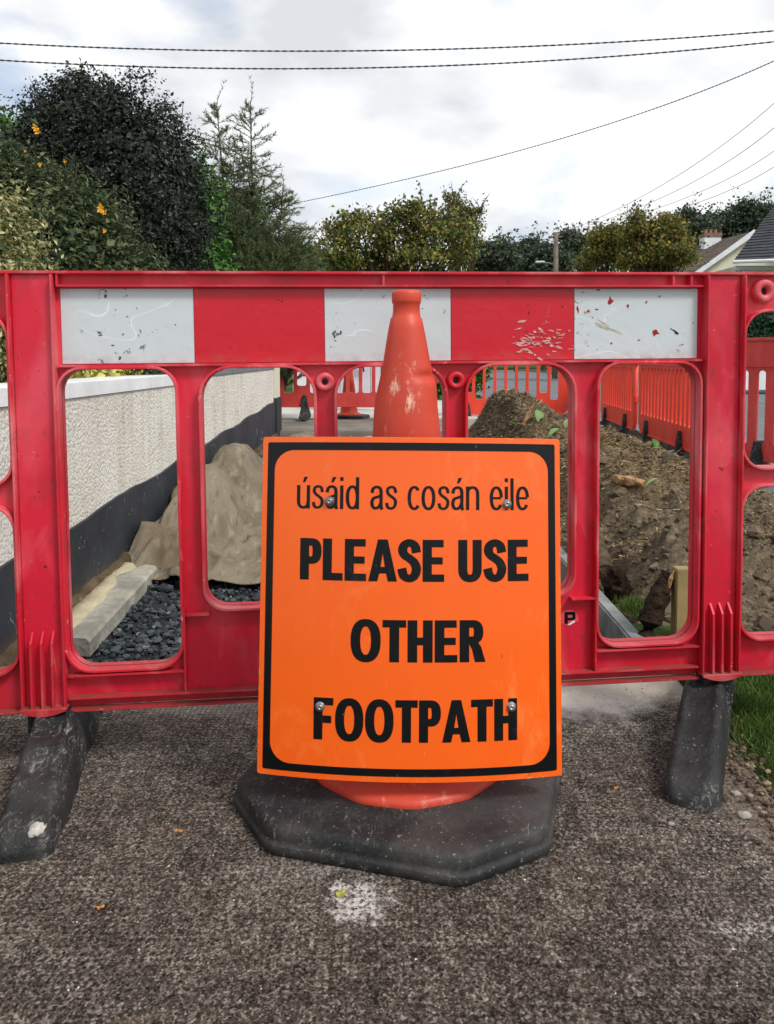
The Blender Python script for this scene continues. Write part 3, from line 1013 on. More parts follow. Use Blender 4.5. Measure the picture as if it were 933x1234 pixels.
# bosses: ring with a hole
for (x, z, r) in ((-0.142, 0.787, 0.0195), (0.131, 0.787, 0.0195), (0.808, 0.972, 0.026), (-0.808, 0.965, 0.026)):
    bm = bmesh.new()
    prof = [(r * 1.0, 0.0), (r * 0.98, -0.012), (r * 0.8, -0.016), (r * 0.5, -0.015), (r * 0.36, -0.012), (r * 0.33, 0.001)]
    rings = []
    for (rr, y) in prof:
        rings.append([bm.verts.new((x + rr * math.cos(2 * math.pi * k / 24), y, z + rr * math.sin(2 * math.pi * k / 24))) for k in range(24)])
    for r0, r1x in zip(rings, rings[1:]):
        for k in range(24):
            bm.faces.new((r0[k], r0[(k + 1) % 24], r1x[(k + 1) % 24], r1x[k]))
    bmesh.ops.recalc_face_normals(bm, faces=bm.faces)
    bo = smooth(link('boss', bm_mesh(bm), 'red_worn', barrier))
    bm = bmesh.new()
    add_tube(bm, [(x, -0.0012, z), (x, -0.0005, z)], r * 0.30, 16)
    link('bolt_hole', bm_mesh(bm), 'black', bo)
# reflective band: five foil fields
bounds = [-0.663, -0.404, -0.141, 0.122, 0.387, 0.661]
for i in range(5):
    a, b = bounds[i] + 0.0006, bounds[i + 1] - 0.0006
    mat = m_sticker('white_foil', '#c6cfd2', '#b9bcba', i + 1, 0.9 if i == 4 else 0.0) if i % 2 == 0 else m_sticker('red_foil', '#c50d25', '#a50a1c', i + 1)
    bm = bmesh.new()
    n = 1
    add_box(bm, a, b, -0.0018, 0.0002, 0.8285, 0.9775, 0.0004)
    o = link('reflective_foil', bm_mesh(bm), mat, barrier)
    o['label'] = 'white reflective foil field' if i % 2 == 0 else 'red reflective foil field'
# scrapes on the foil: pale dried mud on the second red field, olive smear and torn slot on the last white field
def fleck(pts, y, mat, parent, name='scuff'):
    return link(name, plate([pts], y, 0.00025), mat, parent)
def ragged(cx, cz, rx, rz, rot=0, n=12, amp=0.45, seed=0):
    rr = random.Random(seed)
    out = []
    for k in range(n):
        a = 2 * math.pi * k / n
        q = 1 + amp * rr.uniform(-1, 0.6)
        x, z = rx * q * math.cos(a), rz * q * math.sin(a)
        out.append((cx + x * math.cos(rot) - z * math.sin(rot), cz + x * math.sin(rot) + z * math.cos(rot)))
    return out
MT['mud'] = simple('dried_mud', '#d9b0ac', '#c06a6a', 50, 0.9)
MT['olive_mud'] = simple('olive_smear', '#a59c7e', '#c9c8bd', 40, 0.9)
MT['torn'] = simple('torn_foil_backing', '#b8121f', '#7e1018', 60, 0.7)
for k in range(70):
    rr = random.Random(k)
    cx, cz = 0.315 + rr.gauss(0, 0.030), 0.868 + rr.gauss(0, 0.016)
    fleck(ragged(cx, cz, rr.uniform(0.002, 0.010), rr.uniform(0.0008, 0.0028), rr.uniform(-0.6, 0.3), 9, 0.6, k), -0.0021 - 0.00002 * k, 'mud', barrier)
for (x, z, rx, rz, rot, m_) in ((0.450, 0.8975, 0.016, 0.0035, -0.45, 'olive_mud'), (0.476, 0.889, 0.020, 0.0025, -0.35, 'olive_mud'), (0.452, 0.905, 0.014, 0.0015, -0.5, 'olive_mud'),
                                (0.466, 0.952, 0.0065, 0.008, 0, 'torn'), (0.4175, 0.930, 0.003, 0.004, 0, 'torn'), (0.437, 0.934, 0.004, 0.002, 0, 'torn'), (0.505, 0.941, 0.003, 0.004, 0, 'torn'),
                                (0.567, 0.883, 0.008, 0.0065, 0.4, 'torn'), (0.613, 0.884, 0.0075, 0.0028, -0.7, 'black'), (0.603, 0.891, 0.006, 0.001, -0.6, 'black'), (0.440, 0.975, 0.007, 0.002, 0, 'torn'),
                                (0.395, 0.934, 0.003, 0.007, 0, 'torn'), (0.546, 0.949, 0.003, 0.0025, 0, 'torn'), (0.575, 0.961, 0.002, 0.002, 0, 'torn'), (0.470, 0.862, 0.003, 0.002, 0.4, 'torn'), (0.530, 0.868, 0.003, 0.0015, 0.4, 'torn')):
    fleck(ragged(x, z, rx, rz, rot, 11, 0.5, int(x * 1000)), -0.0022, m_, barrier, 'torn_patch' if m_ != 'olive_mud' else 'scuff')
# worn round sticker with the letter P on the lower panel
MT['pinkfoil'] = simple('worn_sticker', '#dc5c6c', '#cf3f52', 30, 0.5)
ang = [(math.cos(R(a)), math.sin(R(a))) for a in range(-10, 190, 12)]
st = link('round_sticker', plate([[(0.366 + 0.022 * c, 0.264 + 0.022 * s) for c, s in ang] + [(0.345, 0.256), (0.360, 0.252), (0.372, 0.256)]], -0.0004, 0.0006), 'pinkfoil', barrier, (0.0125, 0, 0))
st['label'] = 'worn round sticker with a black letter P'
for pts in ([(0.357, 0.256), (0.364, 0.256), (0.364, 0.282), (0.357, 0.282)], [(0.3642, 0.2755), (0.378, 0.2755), (0.381, 0.279), (0.378, 0.282), (0.3642, 0.282)],
            [(0.3642, 0.2635), (0.376, 0.2635), (0.381, 0.266), (0.381, 0.2788), (0.3745, 0.2753), (0.3745, 0.2690), (0.3642, 0.2690)]):
    link('letter', plate([pts], -0.0014, 0.0003), 'print', st)
link('torn_patch', plate([ragged(0.374, 0.2585, 0.010, 0.003, 0.45, 12, 0.5, 4)], -0.0016, 0.0003), 'white', st)

# rubber feet
def foot_mesh(p0, p1, hump_t, w=0.100, H=0.125):
    """long rubber block from p0 (toe, nearest) to p1; hump where the post plugs in"""
    d = Vector((p1[0] - p0[0], p1[1] - p0[1], 0))
    L_ = d.length
    d.normalize()
    s = Vector((d.y, -d.x, 0))
    bm = bmesh.new()
    rings = []
    n = 40
    for i in range(n + 1):
        t = i / n
        dd = abs(t - hump_t) * L_
        h = 0.035 + (H - 0.035) * max(0, 1 - max(0, dd - 0.05) / 0.29) ** 0.85
        endr = min(t, 1 - t) * L_
        k = 1.0 if endr > 0.045 else math.sqrt(max(0.02, 1 - ((0.045 - endr) / 0.045) ** 2))
        h *= 0.45 + 0.55 * k
        ww = w * (0.55 + 0.45 * k) * (1.0 if dd > 0.07 else 0.98)
        c = Vector((p0[0], p0[1], 0)) + d * (t * L_)
        prof = [(-0.5, 0.0), (-0.5, 0.4), (-0.485, 0.70), (-0.43, 0.93), (-0.34, 1.0), (-0.30, 0.97), (-0.12, 0.955), (0.1, 0.96), (0.22, 0.975), (0.27, 1.0), (0.36, 0.98), (0.43, 0.86), (0.475, 0.66), (0.5, 0.35), (0.5, 0.0)]
        ring = []
        for (a, b) in prof:
            b *= 0.94 + 0.06 * math.sin(i * 1.1)
            q = c + s * (a * ww * (1.06 - 0.12 * b)) + Vector((0, 0, b * h))
            g = 0.0045 * noise.noise(Vector((q.x * 17, q.y * 17, q.z * 22))) + 0.003 * noise.noise(Vector((q.x * 60, q.y * 60, q.z * 60)))
            ring.append(bm.verts.new(q + Vector((g, g, g if b > 0.1 else 0))))
        rings.append(ring)
    for r0, r1x in zip(rings, rings[1:]):
        for k in range(len(r0) - 1):
            bm.faces.new((r0[k], r0[k + 1], r1x[k + 1], r1x[k]))
    bm.faces.new(rings[0]); bm.faces.new(rings[-1][::-1])
    bmesh.ops.recalc_face_normals(bm, faces=bm.faces)
    me = bm_mesh(bm)
    return me
inv = barrier.matrix_basis.inverted()
for (p0, p1, ht, lab) in (((-0.607, 1.300), (-0.742, 1.96), 0.50, 'black rubber foot with a white paint dab on its toe'), ((0.562, 1.462), (0.875, 2.12), 0.47, 'black rubber foot at the grass edge')):
    me = foot_mesh(p0, p1, ht)
    me.transform(inv)
    f = smooth(link('rubber_foot', me, 'rubber', barrier))
    f['label'] = lab
# stubs of the posts entering the feet
for s in (-1, 1):
    bm = bmesh.new()
    add_box(bm, s * 0.7145 - 0.036, s * 0.7145 + 0.036, -0.016, 0.020, 0.06, ZB + 0.003, 0.003)
    link('post_stub', bm_mesh(bm), 'rubber', barrier)
MT['paintdab'] = simple('dried_white_paint', '#c9c6bd', '#8f8c85', 60, 0.9, 0.2, 0.6, 90)
# ================================================================== CONE
CX, CY = 0.037, 1.555
def make_cone():
    t = empty('traffic_cone', (CX, CY, 0), 0, 'tall weathered red-orange traffic cone carrying the orange footpath sign', 'traffic cone')
    # base: square with chamfered corners, rounded upper edge, a groove round the side
    rot = R(-15.7)
    def octo(side, k):
        h = side / 2
        c = 0.118 * side / 0.55
        pts = [(-h + c, -h), (h - c, -h), (h, -h + c), (h, h - c), (h - c, h), (-h + c, h), (-h, h - c), (-h, -h + c)]
        out = []
        for i in range(8):      # round every corner
            p0, p1, p2 = Vector(pts[i - 1]), Vector(pts[i]), Vector(pts[(i + 1) % 8])
            a, b = p1 + (p0 - p1).normalized() * k, p1 + (p2 - p1).normalized() * k
            for j in range(5):
                s_ = j / 4
                out.append(a * (1 - s_) ** 2 + p1 * 2 * s_ * (1 - s_) + b * s_ ** 2)
        return [(p.x * math.cos(rot) - p.y * math.sin(rot), p.x * math.sin(rot) + p.y * math.cos(rot)) for p in out]
    bm = bmesh.new()
    rings = []
    for side, z in ((0.580, 0.0), (0.586, 0.004), (0.588, 0.017), (0.584, 0.0195), (0.577, 0.021), (0.577, 0.027), (0.574, 0.040), (0.566, 0.046), (0.552, 0.049), (0.50, 0.050), (0.42, 0.052), (0.30, 0.055)):
        rings.append([bm.verts.new((x, y, z)) for x, y in octo(side, 0.022)])
    for r0, r1x in zip(rings, rings[1:]):
        for k in range(len(r0)):
            bm.faces.new((r0[k], r0[(k + 1) % len(r0)], r1x[(k + 1) % len(r0)], r1x[k]))
    bm.faces.new(rings[-1])
    smooth(link('base', bm_mesh(bm), 'rubber_base', t))
    def skirt(x, y, z, a):      # skirt with twelve slight facets
        if z < 0.075:
            q = 1 - 0.022 * abs(math.cos(6 * (a + 0.2)))
            return x * q, y * q, z
        return x, y, z
    def dent(x, y, z, a):
        # crease and dent on the right front where the sleeve has sagged
        g = math.exp(-((z - 0.785) / 0.025) ** 2) * max(0, math.cos(a - R(-15))) ** 3
        g2 = math.exp(-((z - 0.800) / 0.007) ** 2) * max(0, math.cos(a - R(-35))) ** 6
        q = 1 + 0.075 * g - 0.16 * g2
        return x * q * (1.0 + 0.01 * math.sin(z * 40 + a)), y * q, z
    bm = bmesh.new()
    add_lathe(bm, [(0.193, 0.053), (0.194, 0.061), (0.187, 0.067), (0.160, 0.078), (0.142, 0.090), (0.133, 0.105), (0.118, 0.20), (0.104, 0.35), (0.090, 0.50), (0.076, 0.62), (0.0650, 0.688)], 72, shape=skirt)
    smooth(link('skirt', bm_mesh(bm), 'cone', t))
    bm = bmesh.new()
    pr = [(0.0648, 0.6882), (0.0635, 0.71), (0.0612, 0.735), (0.0590, 0.755), (0.0560, 0.770), (0.0530, 0.785), (0.0500, 0.800), (0.0470, 0.817), (0.0437, 0.835), (0.0395, 0.860), (0.0340, 0.890), (0.0300, 0.909), (0.0272, 0.912), (0.0258, 0.920), (0.0255, 0.936), (0.0272, 0.938), (0.0280, 0.942), (0.0280, 0.955), (0.0265, 0.960), (0.0220, 0.962), (0.015, 0.9615), (0.014, 0.94)]
    fine = []
    for (r0, z0), (r1x, z1) in zip(pr, pr[1:]):
        m_ = 3 if z0 < 0.85 else 1
        for j in range(m_):
            fine.append((r0 + (r1x - r0) * j / m_, z0 + (z1 - z0) * j / m_))
    fine.append(pr[-1])
    add_lathe(bm, fine, 56, shape=dent)
    smooth(link('body', bm_mesh(bm), 'cone', t))
    return t
cone = make_cone()
cone2 = copy_tree(cone)
cone2['label'] = 'small orange cone with black base standing behind the dug trench before the far orange barrier'
cone2.location = (-0.47, 10.02, 0.117)
cone2.scale = (0.8, 0.8, 0.8)
cone3 = copy_tree(cone)
cone3['label'] = 'tiny orange cone far down the road by the grass'
cone3.location = (10.9, 54, -0.092)
cone3.scale = (0.9, 0.9, 0.9)

# ================================================================== SIGN
SW, SH = 0.540, 0.595
sign = empty('footpath_sign', (0.040, 1.36, 0.1035), 0, 'orange rectangular sign reading PLEASE USE OTHER FOOTPATH strapped to the front of the tall cone', 'sign')
sign.rotation_euler = (-R(7.7), R(0.45), 0)
SAG = 0.040
def sag(x):
    return SAG * (x / (SW / 2)) ** 2
def bend(me, y=0.0, cut=0.012):
    """cut a flat print into narrow strips and lay it round the curved sheet"""
    bm = bmesh.new()
    bm.from_mesh(me)
    bpy.data.meshes.remove(me)
    xs_ = [v.co.x for v in bm.verts]
    x = math.floor(min(xs_) / cut) * cut
    while x < max(xs_):
        bmesh.ops.bisect_plane(bm, geom=bm.verts[:] + bm.edges[:] + bm.faces[:], plane_co=(x, 0, 0), plane_no=(1, 0, 0))
        x += cut
    bmesh.ops.triangulate(bm, faces=bm.faces[:])
    for v in bm.verts:
        v.co.y += sag(v.co.x) + y
    return bm_mesh(bm)
h = SW / 2
link('sheet', bend(plate([rrect(-h, h, 0, SH, 0.004, 3)], 0, 0.0012, 0.0003)), 'sign', sign)
b0, b1 = 0.0095, 0.0225
link('border_band', bend(plate([rrect(-h + b0, h - b0, b0, SH - b0, 0.003, 2), rrect(-h + b1, h - b1, b1, SH - b1 - 0.001, 0.036, 10)], 0, 0.0002), -0.0015), 'print', sign)

# --- lettering drawn with a broad nib
def stroke(pts, hx, hz, closed=False):
    P_ = [Vector(p) for p in pts]
    n = len(P_)
    L1, L2 = [], []
    for i, p in enumerate(P_):
        if closed:
            d = P_[(i + 1) % n] - P_[i - 1]
            dirs = [d.normalized()]
        else:
            a = (P_[i] - P_[i - 1]) if i > 0 else None
            b = (P_[i + 1] - P_[i]) if i < n - 1 else None
            d = (a.normalized() if a else Vector((0, 0))) + (b.normalized() if b else Vector((0, 0)))
            dirs = [d.normalized()]
        d = dirs[0]
        nn = Vector((-d.y, d.x))
        w = math.sqrt((hx * nn.x) ** 2 + (hz * nn.y) ** 2)
        L1.append(tuple(p + nn * w))
        L2.append(tuple(p - nn * w))
    return [L1, L2] if closed else [L1 + L2[::-1]]
def cat(pts, n=6):
    P_ = [Vector(p) for p in pts]
    P_ = [P_[0] * 2 - P_[1]] + P_ + [P_[-1] * 2 - P_[-2]]
    out = []
    for i in range(1, len(P_) - 2):
        for k in range(n):
            t = k / n
            a, b, c, d = P_[i - 1:i + 3]
            out.append(0.5 * ((2 * b) + (c - a) * t + (2 * a - 5 * b + 4 * c - d) * t * t + (3 * b - a - 3 * c + d) * t ** 3))
    out.append(P_[-2])
    return [(p.x, p.y) for p in out]
def arc(cx, cz, rx, rz, a0, a1, n=10, e=1.0):
    out = []
    for k in range(n + 1):
        a = R(a0 + (a1 - a0) * k / n)
        c, s = math.cos(a), math.sin(a)
        out.append((cx + rx * math.copysign(abs(c) ** e, c), cz + rz * math.copysign(abs(s) ** e, s)))
    return out
def rect(x0, x1, z0, z1):
    return [[(x0, z0), (x1, z0), (x1, z1), (x0, z1)]]
BX, BZ = 0.104, 0.090
def bold(ch):
    """pieces of a heavy grotesque capital, height 1; returns (pieces, advance)"""
    if ch == 'P': return [rect(0, .208, 0, 1), stroke([(.2, 1 - BZ)] + arc(.27, .69, .125, .31 - BZ, 90, -90, 12, .8) + [(.2, .38 + BZ)], BX, BZ)], .50
    if ch == 'R': return [rect(0, .208, 0, 1), stroke([(.2, 1 - BZ)] + arc(.29, .715, .125, .285 - BZ, 90, -90, 12, .8) + [(.2, .43 + BZ)], BX, BZ),
                          [[(.22, .45), (.40, .47), (.47, .36), (.565, 0), (.335, 0), (.27, .30), (.215, .42)]]], .575
    if ch == 'L': return [rect(0, .208, 0, 1), rect(.205, .46, 0, .178)], .475
    if ch == 'E': return [rect(0, .208, 0, 1), rect(.205, .49, 0, .175), rect(.205, .455, .415, .585), rect(.205, .475, .825, 1)], .51
    if ch == 'F': return [rect(0, .208, 0, 1), rect(.205, .41, .40, .575), rect(.205, .455, .825, 1)], .47
    if ch == 'H': return [rect(0, .208, 0, 1), rect(.332, .54, 0, 1), rect(.205, .335, .41, .59)], .555
    if ch == 'T': return [rect(.15, .358, 0, .83), rect(0, .508, .825, 1)], .51
    if ch == 'A': return [[[(0, 0), (.205, 0), (.248, .19), (.402, .19), (.445, 0), (.65, 0), (.435, 1), (.215, 1)], [(.276, .345), (.325, .67), (.374, .345)]]], .635
    if ch == 'U': return [stroke([(BX, 1), (BX, .42)] + arc(.27, .30, .27 - BX, .30 - BZ + .012, 180, 360, 14, .85) + [(.54 - BX, .42), (.54 - BX, 1)], BX, BZ)], .555
    if ch == 'O': return [stroke(arc(.325, .5, .325 - BX, .515 - BZ, 0, 360 - 9, 39, .84), BX, BZ, True)], .66
    if ch == 'S': return [stroke(cat([(.425, .69), (.385, .855), (.265, .925), (.145, .865), (.112, .735), (.165, .625), (.275, .545), (.375, .45), (.425, .30), (.375, .135), (.262, .076), (.14, .14), (.09, .315)]), BX, BZ)], .535
LX, LZ = 0.062, 0.056
def light(ch):
    """thin grotesque lower case, x-height 1"""
    acute = [[(.22, 1.13), (.31, 1.13), (.42, 1.36), (.28, 1.36)]]
    st_ = lambda x, t=1.0, z0=0: rect(x - LX, x + LX, z0, t)
    if ch == 'u': return [st_(.44), stroke([(LX, 1), (LX, .38)] + arc(.25, .32, .25 - LX, .32 - LZ + .015, 180, 360, 12, .9), LX, LZ)], .60
    if ch == 'ú':
        p, a = light('u'); return p + [[[(x, z) for x, z in acute[0]]]], a
    if ch == 's': return [stroke(cat([(.40, .71), (.35, .90), (.23, .955), (.11, .89), (.085, .75), (.15, .62), (.26, .53), (.37, .41), (.385, .25), (.33, .10), (.215, .048), (.10, .10), (.055, .28)]), LX * .92, LZ * .95)], .53
    if ch == 'a': return [stroke(cat([(.07, .70), (.11, .88), (.24, .955), (.36, .90), (.405, .74), (.405, .2), (.42, .06), (.46, -.0)], 5), LX, LZ),
                          stroke(cat([(.40, .58), (.27, .53), (.12, .46), (.065, .28), (.11, .10), (.21, .05), (.33, .12), (.40, .28)], 5), LX, LZ)], .58
    if ch == 'á':
        p, a = light('a'); return p + [acute], a
    if ch == 'i': return [st_(.065), rect(.003, .127, 1.20, 1.36)], .24
    if ch == 'l': return [st_(.065, 1.36)], .24
    if ch == 'd': return [st_(.44, 1.36), stroke(arc(.25, .5, .25 - LX, .515 - LZ, 0, 351, 30, .9), LX, LZ, True)], .61
    if ch == 'o': return [stroke(arc(.26, .5, .26 - LX, .515 - LZ, 0, 351, 30, .9), LX, LZ, True)], .62
    if ch == 'c': return [stroke(arc(.25, .5, .25 - LX, .515 - LZ, 42, 318, 24, .9), LX, LZ)], .54
    if ch == 'e': return [stroke(arc(.255, .5, .255 - LX, .515 - LZ, 4, 325, 26, .9), LX, LZ), rect(.08, .44, .46, .555)], .60
    if ch == 'n': return [st_(.065), stroke(arc(.255, .68, .255 - LX, .32 - LZ + .015, 180, 0, 12, .9) + [(.45, .5), (.45, 0)], LX, LZ)], .60
def line_of_text(text, glyph, x0, x1, zb, size, part, slope=0.0):
    x = 0
    items = []
    for ch in text:
        if ch == ' ':
            x += 0.27 if glyph is bold else 0.33
            continue
        pcs, adv = glyph(ch)
        items.append((x, pcs))
        x += adv + (0.030 if glyph is bold else -0.02)
        last = adv
    total = x - (0.030 if glyph is bold else 0.04)
    k = (x1 - x0) / total
    for (ox, pcs) in items:
        mes = []
        for j, pc in enumerate(pcs):
            ols = [[(x0 + (ox + a) * k, zb + b * size) for a, b in ol] for ol in pc]
            mes.append(bend(plate(ols, 0, 0.0002), -0.0015 - 0.00006 * j))
        link(part, join_meshes(mes), 'print', sign)
def sx(px): return (px - 494) / (674 - 313.5) * SW          # column of the sign seen in the photograph -> place across the sheet
U = SW / 360.0
def zz(py): return SH * (1 - (py - 527) / (943 - 527.0))
line_of_text('úsáid as cosán eile', light, sx(357), sx(636), zz(616.3), SH * 29 / 416, 'letter')
line_of_text('PLEASE USE', bold, sx(362), sx(635), zz(704), SH * 51 / 416, 'letter')
line_of_text('OTHER', bold, sx(423.5), sx(582), zz(801), SH * 50.5 / 416, 'letter')
line_of_text('FOOTPATH', bold, sx(381), sx(620), zz(896), SH * 50 / 416, 'letter')
for (px, py) in ((396.5, 607), (607.5, 609), (388.5, 853), (612, 852)):
    bm = bmesh.new()
    x, z = sx(px), zz(py + (4 if py > 800 else 0))
    rings = []
    for (rr, y) in ((0.0088, 0), (0.0086, -0.0018), (0.0062, -0.0024), (0.0058, -0.0058), (0.004, -0.0078), (0.0022, -0.0080), (0.0020, -0.0064), (0.0001, -0.0062)):
        rings.append([bm.verts.new((x + rr * math.cos(2 * math.pi * k / 20), y - 0.0014 + sag(x), z + rr * math.sin(2 * math.pi * k / 20))) for k in range(20)])
    for r0, r1x in zip(rings, rings[1:]):
        for k in range(20):
            bm.faces.new((r0[k], r0[(k + 1) % 20], r1x[(k + 1) % 20], r1x[k]))
    bmesh.ops.recalc_face_normals(bm, faces=bm.faces)
    smooth(link('screw', bm_mesh(bm), 'metal', sign))

# ================================================================== ORANGE BARRIERS BEHIND
def road_barrier(slots, mat, label, group, p0, p1, z, pitch_margin=0.12, low=0.30, strip=0.78, foot_dir=1):
    d = Vector((p1[0] - p0[0], p1[1] - p0[1]))
    L_ = d.length
    t = empty('road_barrier', (p0[0], p0[1], z), math.atan2(d.y, d.x), label, 'barrier', group)
    hl = []
    usable = L_ - 2 * pitch_margin
    w = usable / slots
    foot_x = (L_ * 0.2, L_ * 0.8)
    for k in range(slots):
        a = pitch_margin + w * k + w * 0.12
        b = a + w * 0.76 if slots < 12 else a + w * 0.55
        lo = low
        if slots < 12 and any(a - 0.03 < fx < b + 0.03 for fx in foot_x):
            lo = low + 0.085
        r_c = min(0.03, (b - a) * 0.35)
        hl.append(rrect(a, b, lo, strip, r_c, 3))
    c = 0.075
    outer = [(c, 0.15), (L_ - c, 0.15), (L_, 0.15 + c), (L_, 1.0), (0, 1.0), (0, 0.15 + c)]
    link('panel', plate([outer] + hl, 0, 0.018, 0.003), mat, t)
    bm = bmesh.new()
    add_box(bm, 0, L_, -0.032, 0.032, 0.985, 1.01, 0.004)
    add_box(bm, 0.0, L_, -0.028, -0.0185, strip + 0.02, strip + 0.035, 0.002)
    add_box(bm, c, L_ - c, -0.03, 0.03, 0.135, 0.152, 0.004)
    link('rail', bm_mesh(bm), mat, t)
    for fx in foot_x:
        bm = bmesh.new()
        prof = [(-0.26, 0), (-0.26, 0.035), (-0.22, 0.05), (-0.06, 0.12), (-0.045, 0.28), (0.045, 0.28), (0.06, 0.12), (0.22, 0.05), (0.26, 0.035), (0.26, 0)]
        sides = [[bm.verts.new((fx + s * (0.045 if zz_ < 0.13 else 0.02), y, zz_)) for y, zz_ in prof] for s in (-1, 1)]
        bm.faces.new(sides[0]); bm.faces.new(sides[1][::-1])
        for i in range(len(prof)):
            j = (i + 1) % len(prof)
            bm.faces.new((sides[0][i], sides[1][i], sides[1][j], sides[0][j]))
        bmesh.ops.recalc_face_normals(bm, faces=bm.faces)
        link('rubber_foot', bm_mesh(bm), 'rubber', t)
    # clamp lugs at the end
    bm = bmesh.new()
    for zl in (0.42, 0.80):
        add_box(bm, L_ + 0.001, L_ + 0.05, -0.02, 0.02, zl, zl + 0.07, 0.006)
    link('hinge_lug', bm_mesh(bm), mat, t)
    return t
G1 = 'orange barriers along the roadside'
road_barrier(11, 'coral_plastic', 'weathered red-orange slotted barrier across the far end of the dug path beside the wall pier', 'orange barriers closing the far end', (-1.36, 9.62), (0.58, 9.62), 0.14, low=0.30)
road_barrier(10, 'orange_plastic', 'orange slotted barrier standing behind the peak of the soil heap across the verge', 'orange barriers closing the far end', (0.72, 10.45), (2.30, 10.25), 0.0, low=0.33)
road_barrier(14, 'orange_plastic', 'orange close-slatted roadside barrier seen edge-on, farther one of the pair beyond the soil', G1, (2.70, 10.2), (2.53, 8.25), -0.02, low=0.32, pitch_margin=0.1)
road_barrier(14, 'orange_plastic', 'orange close-slatted roadside barrier seen edge-on, nearer one of the pair beyond the soil', G1, (2.52, 8.08), (2.36, 6.15), -0.02, low=0.32, pitch_margin=0.1)
road_barrier(14, 'coral_plastic', 'dusty red slotted barrier at the right edge behind the red post', G1, (2.40, 6.05), (3.60, 4.5), -0.02, low=0.25, pitch_margin=0.1)

# ================================================================== THINGS IN THE TRENCH
# concrete slab offcut with a crust of yellow mortar
def slab_thing():
    t = empty('concrete_plank', (-0.95, 2.85, -0.05), 0, 'broken grey concrete edging length with yellow mortar crust lying on the gravel by the wall', 'edging')
    c = [(-1.035, 2.40), (-0.888, 2.385), (-0.930, 3.245), (-1.082, 3.32)]
    bm = bmesh.new()
    n = 24
    rings = []
    for i in range(n + 1):
        f = i / n
        a = Vector(c[0]).lerp(Vector(c[3]), f)
        b = Vector(c[1]).lerp(Vector(c[2]), f)
        ring = []
        for (s, z) in ((0, -0.055), (0, -0.006), (0.04, 0.0), (0.35, 0.001), (0.65, 0.0), (0.93, -0.001), (1, -0.010), (1, -0.055)):
            q = a.lerp(b, s)
            g = 0.0018 * nz(q.x * 1.0, q.y, 14, s)
            ring.append(bm.verts.new((q.x + g + 0.95, q.y + g - 2.85, z + g * 0.7 + 0.05)))
        rings.append(ring)
    for r0, r1x in zip(rings, rings[1:]):
        for k in range(len(r0) - 1):
            bm.faces.new((r0[k], r0[k + 1], r1x[k + 1], r1x[k]))
    bm.faces.new(rings[0]); bm.faces.new(rings[-1][::-1])
    bmesh.ops.recalc_face_normals(bm, faces=bm.faces)
    smooth(link('slab', bm_mesh(bm), 'slab', t), False)
    # mortar crust on its left half
    bm = bmesh.new()
    rings = []
    for i in range(31):
        f = 0.02 + 0.93 * i / 30
        a = Vector(c[0]).lerp(Vector(c[3]), f)
        b = Vector(c[1]).lerp(Vector(c[2]), f)
        wdt = 0.52 + 0.22 * nz(f, 1, 6) - 0.2 * f
        ring = []
        for (s, z) in ((0.03, 0.001), (0.08, 0.008), (0.5, 0.010), (0.92, 0.007), (1.0, 0.0005)):
            q = a.lerp(b, s * wdt)
            ring.append(bm.verts.new((q.x + 0.95, q.y - 2.85, 0.05 + z + 0.003 * nz(q.x, q.y, 40))))
        rings.append(ring)
    for r0, r1x in zip(rings, rings[1:]):
        for k in range(len(r0) - 1):
            bm.faces.new((r0[k], r0[k + 1], r1x[k + 1], r1x[k]))
    smooth(link('mortar_crust', bm_mesh(bm), 'mortar', t))
slab_thing()

